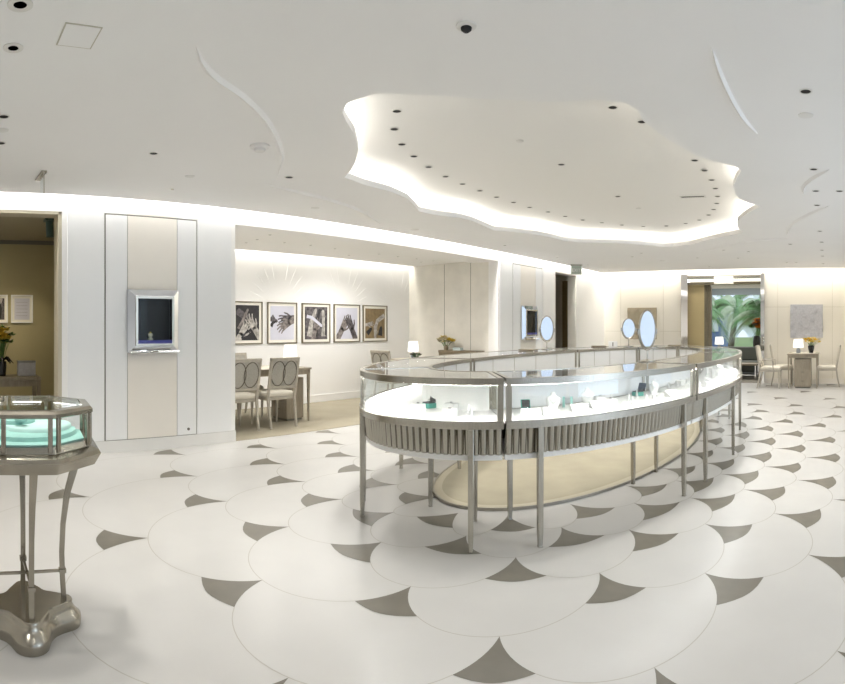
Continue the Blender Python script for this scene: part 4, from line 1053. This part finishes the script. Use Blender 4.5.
CR = [(-2.93,3.03),(-3.21,3.29),(-3.43,3.61),(-3.59,3.94),(-3.72,4.3),(-3.82,4.69),(-3.87,5.05),(-3.9,5.42),(-3.92,5.8),(-3.91,6.17),(-3.89,6.54),(-3.82,6.92),(-3.76,7.32),(-3.65,7.68),(-3.48,8.0),(-3.27,8.3),(-3.0,8.54),(-2.64,8.61),(-2.29,8.48),(-2.02,8.26),(-1.8,7.92),(-1.65,7.56),(-1.53,7.2),(-1.44,6.82),(-1.38,6.42),(-1.34,6.04),(-1.33,5.66),(-1.34,5.29),(-1.48,4.18),(-1.58,3.83)]
for i, (x, y) in enumerate(CR):
    place_dl(x, y, 2.952, 'black downlight in the oval ring of the lit ceiling coffer', 'ring of downlights in the coffer', 1.0)
    if i % 2 == 0: spot(x, y, 2.93, SPOT_COF)
place_dl(-2.60,4.98,2.957,'lone downlight near the middle of the coffer, nearer one','centre downlights in the coffer'); place_dl(-2.61,6.49,2.957,'lone downlight near the middle of the coffer, farther one','centre downlights in the coffer')
spot(-2.6,4.98,2.93,SPOT_COF); spot(-2.61,6.49,2.93,SPOT_COF)
RC = [(-.18,3.34),(-.20,4.99),(-.21,5.79),(-.22,6.47),(-.24,8.22),(-.24,9.28),(-.26,10.25),(-.27,11.11),(-.29,12.41)]
for x, y in RC: place_dl(x, y, ZC-.001, 'downlight in the straight row along the right of the ceiling', 'row of downlights on the right'); 
for x, y in RC[::2]: spot(x, y, ZC, SPOT_CEIL)
OT = [(.03,5.8,'downlight at the right picture edge, beside the straight row'),(-.77,9.48,'downlight left of the straight row, over the far floor'),(-1.6,10.32,None),(-1.96,11.27,None),(-1.06,12.17,None),(-.86,12.19,None),(-2.01,10.05,None),(-2.87,12.68,None),(-5.38,12.81,None),(-3.92,10.51,None),(-3.57,10.05,None),(-2.75,11.07,None),(-5.34,11.51,None),(-5.29,9.96,None),(-5.3,8.09,None)]
for i, (x, y, l) in enumerate(OT):
    if l: place_dl(x, y, ZC-.001, l, 'far ceiling downlights')
    elif x > -2.5: place_dl(x, y, ZC-.001, 'small far downlight in the ceiling before the entrance and table', 'far ceiling downlights', .85)
    else: place_dl(x, y, ZC-.001, 'small far downlight in the ceiling beyond the coffer, left of the entrance', 'far ceiling downlights', .85)
    if i in (1,3,5,10,13,14): spot(x+(.5 if i > 12 else 0), y, ZC, SPOT_CEIL*(.6 if i > 12 else 1))
for x, y, l, s_ in ((-2.42,.35,'large downlight at the top left corner of the ceiling',1.5),(-2.80,.37,'second large downlight from the top left corner',1.2),(-3.72,.43,'black downlight at the left edge, above the white sensor disc',1.0),(-4.26,.47,'black downlight at the left edge, below the white sensor disc',1.0),
                 (-4.22,1.67,'lone small downlight above the cream wall panel',1.0),(-4.30,3.03,'lone downlight between the sculpted ridge and the alcove',1.1)):
    if s_ > 1.15:
        o = downlight(.028, .026); o.location = (x,y,ZC-.001); o['label'] = l; o['group'] = 'left ceiling downlights'; o.scale = (1.05 if s_ > 1.3 else .95,)*2+(1,)
    else: place_dl(x, y, ZC-.001, l, 'left ceiling downlights', s_)
    spot(x, y, ZC, SPOT_CEIL*(.55 if y > 1 else .9))
for x, y in ((1.6,1.0),(1.6,3.5),(1.6,6.5),(1.6,9.5),(-.3,-1.2),(-3.2,-1.5)): spot(x, y, ZC, SPOT_CEIL*1.5, 130)
NL = [(-6.97,4.35),(-7.33,4.38),(-7.02,4.86),(-6.99,5.33),(-7.07,5.88),(-7.08,6.88),(-7.09,7.36),(-7.05,7.81),(-7.36,8.29),(-7.05,8.29),(-7.55,6.6)]
for i, (x, y) in enumerate(NL):
    place_dl(x, y, ZN-.001, 'small downlight in the low ceiling of the alcove', 'alcove ceiling downlights', .7)
    if i in (0,3,5,10): spot(x+.35, y-.1, ZN, 70, 165, (1,.975,.94)).data.shadow_soft_size = .2
place_dl(-6.33,4.15,ZN-.041,'small downlight in the front band of the alcove ceiling','alcove ceiling downlights',.7)
# dome camera, sensors, vents, hatch
e = empty('dome_camera', (-1.58,2.09,ZC), 'white dome camera with black eye on the ceiling above the near floor', 'security camera')
b = MB(); b.lathe([(.048,0),(.046,-.006),(.028,-.010),(0,-.010)], 28); b.build('housing', M['plastic'], parent=e)
b = MB(); b.lathe([(.026,-.009),(.024,-.020),(.012,-.030),(0,-.032)], 24); b.build('lens_dome', M['black'], parent=e, label='black lens dome')
e = empty('smoke_detector', (-3.68,2.32,ZC), 'round white smoke detector beside the curved ridge in the ceiling', 'smoke detector')
b = MB(); b.lathe([(.075,0),(.075,-.014),(.055,-.024),(0,-.024)], 28); b.build('base', M['plastic'], parent=e)
b = MB(); b.lathe([(.045,-.024),(.040,-.045),(.015,-.052),(0,-.052)], 24); b.build('sensor_head', M['plastic'], parent=e)
def disc(x, y, r, lab, m='plastic', z=ZC, nm='ceiling_speaker', cat='ceiling fitting'):
    b = MB(); b.lathe([(r,0),(r,-.004),(r*.85,-.006),(0,-.006)], 24); b.build(nm, M[m], loc=(x,y,z), label=lab, cat=cat)
disc(-3.98,.45,.045,'white sensor disc between two black downlights at the left edge', nm='motion_sensor')
disc(-.20,3.72,.05,'white disc just below the first downlight of the right row', nm='motion_sensor')
disc(-4.73,2.23,.045,'faint white disc over the cream wall panel', nm='motion_sensor')
disc(-5.24,4.06,.05,'faint white disc near the left end of the alcove', nm='motion_sensor')
disc(-5.45,6.0,.06,'grey round vent close to the middle of the alcove edge', 'rim', nm='ceiling_vent')
disc(-5.25,2.28,.016,'tiny sprinkler cap near the wall cove', 'nickel', nm='sprinkler_cap')
disc(-3.56,11.34,.05,'pale disc in the far ceiling beyond the coffer', nm='motion_sensor')
disc(-2.58,4.17,.035,'pale sprinkler cap inside the coffer, nearer one', z=2.955, nm='sprinkler_cap'); disc(-2.61,7.23,.035,'pale sprinkler cap inside the coffer, farther one', z=2.955, nm='sprinkler_cap')
e = empty('linear_vent', (-1.74,6.79,2.954), 'short slotted vent at the right side inside the coffer', 'vent', None, .1)
b = MB(); b.box(-.16,.16,-.05,.05,-.004,0); b.build('plate', M['rim'], parent=e); b = MB(); b.box(-.14,.14,-.04,-.012,-.006,-.003); b.build('slot', M['dark'], parent=e)
e = empty('access_hatch', (-2.63,.66,ZC), 'square access hatch with thin outline in the upper left ceiling', 'hatch', None, 0)
b = MB(); b.box(-.105,.105,-.088,.088,-.003,0); b.build('hatch_frame', mat('hatch_edge',(.55,.52,.44),.6), parent=e)
b = MB(); b.box(-.098,.098,-.081,.081,-.0045,-.0); b.build('hatch_panel', M['ceil'], parent=e)
e = empty('hanging_sign', (-5.12,.93,ZC), 'edge-on hanging sign blade on a nickel mount near the left opening', 'sign')
b = MB(); b.boxm(Matrix.Rotation(0,4,'Z'), .34, .05, .02); b.build('mount', M['nickel'], parent=e)
b = MB(); b.box(-.02,.16,-.003,.003,-.20,-.01); b.build('blade', M['glass'], parent=e)
b = MB(); b.box(.155,.163,-.004,.004,-.21,-.01); b.build('edge_strip', M['nickel'], parent=e)
e = empty('exit_sign', (-5.55,11.35,ZC), 'small green-grey exit sign hanging before the far doorway', 'sign', None, R(35))
b = MB(); b.box(-.13,.13,-.02,.02,-.03,0); b.build('mount', M['nickel'], parent=e)
b = MB(); b.box(-.12,.12,-.006,.006,-.22,-.03); b.build('panel', M['signg'], parent=e)
try:
    tc = bpy.data.curves.new('exit_text','FONT'); tc.body = 'EXIT'; tc.size = .10; tc.extrude = .001; tc.align_x='CENTER'
    to = bpy.data.objects.new('lettering', tc); col.objects.link(to); to.parent = e; to.location=(0,-.008,-.16); to.rotation_euler=(R(90),0,0); tc.materials.append(M['plastic'])
    me_ = bpy.data.meshes.new_from_object(to); bpy.data.objects.remove(to); me_.materials.clear(); me_.materials.append(M['plastic'])
    to = bpy.data.objects.new('lettering', me_); col.objects.link(to); to.parent = e; to.location=(0,-.008,-.16); to.rotation_euler=(R(90),0,0)
except Exception: pass
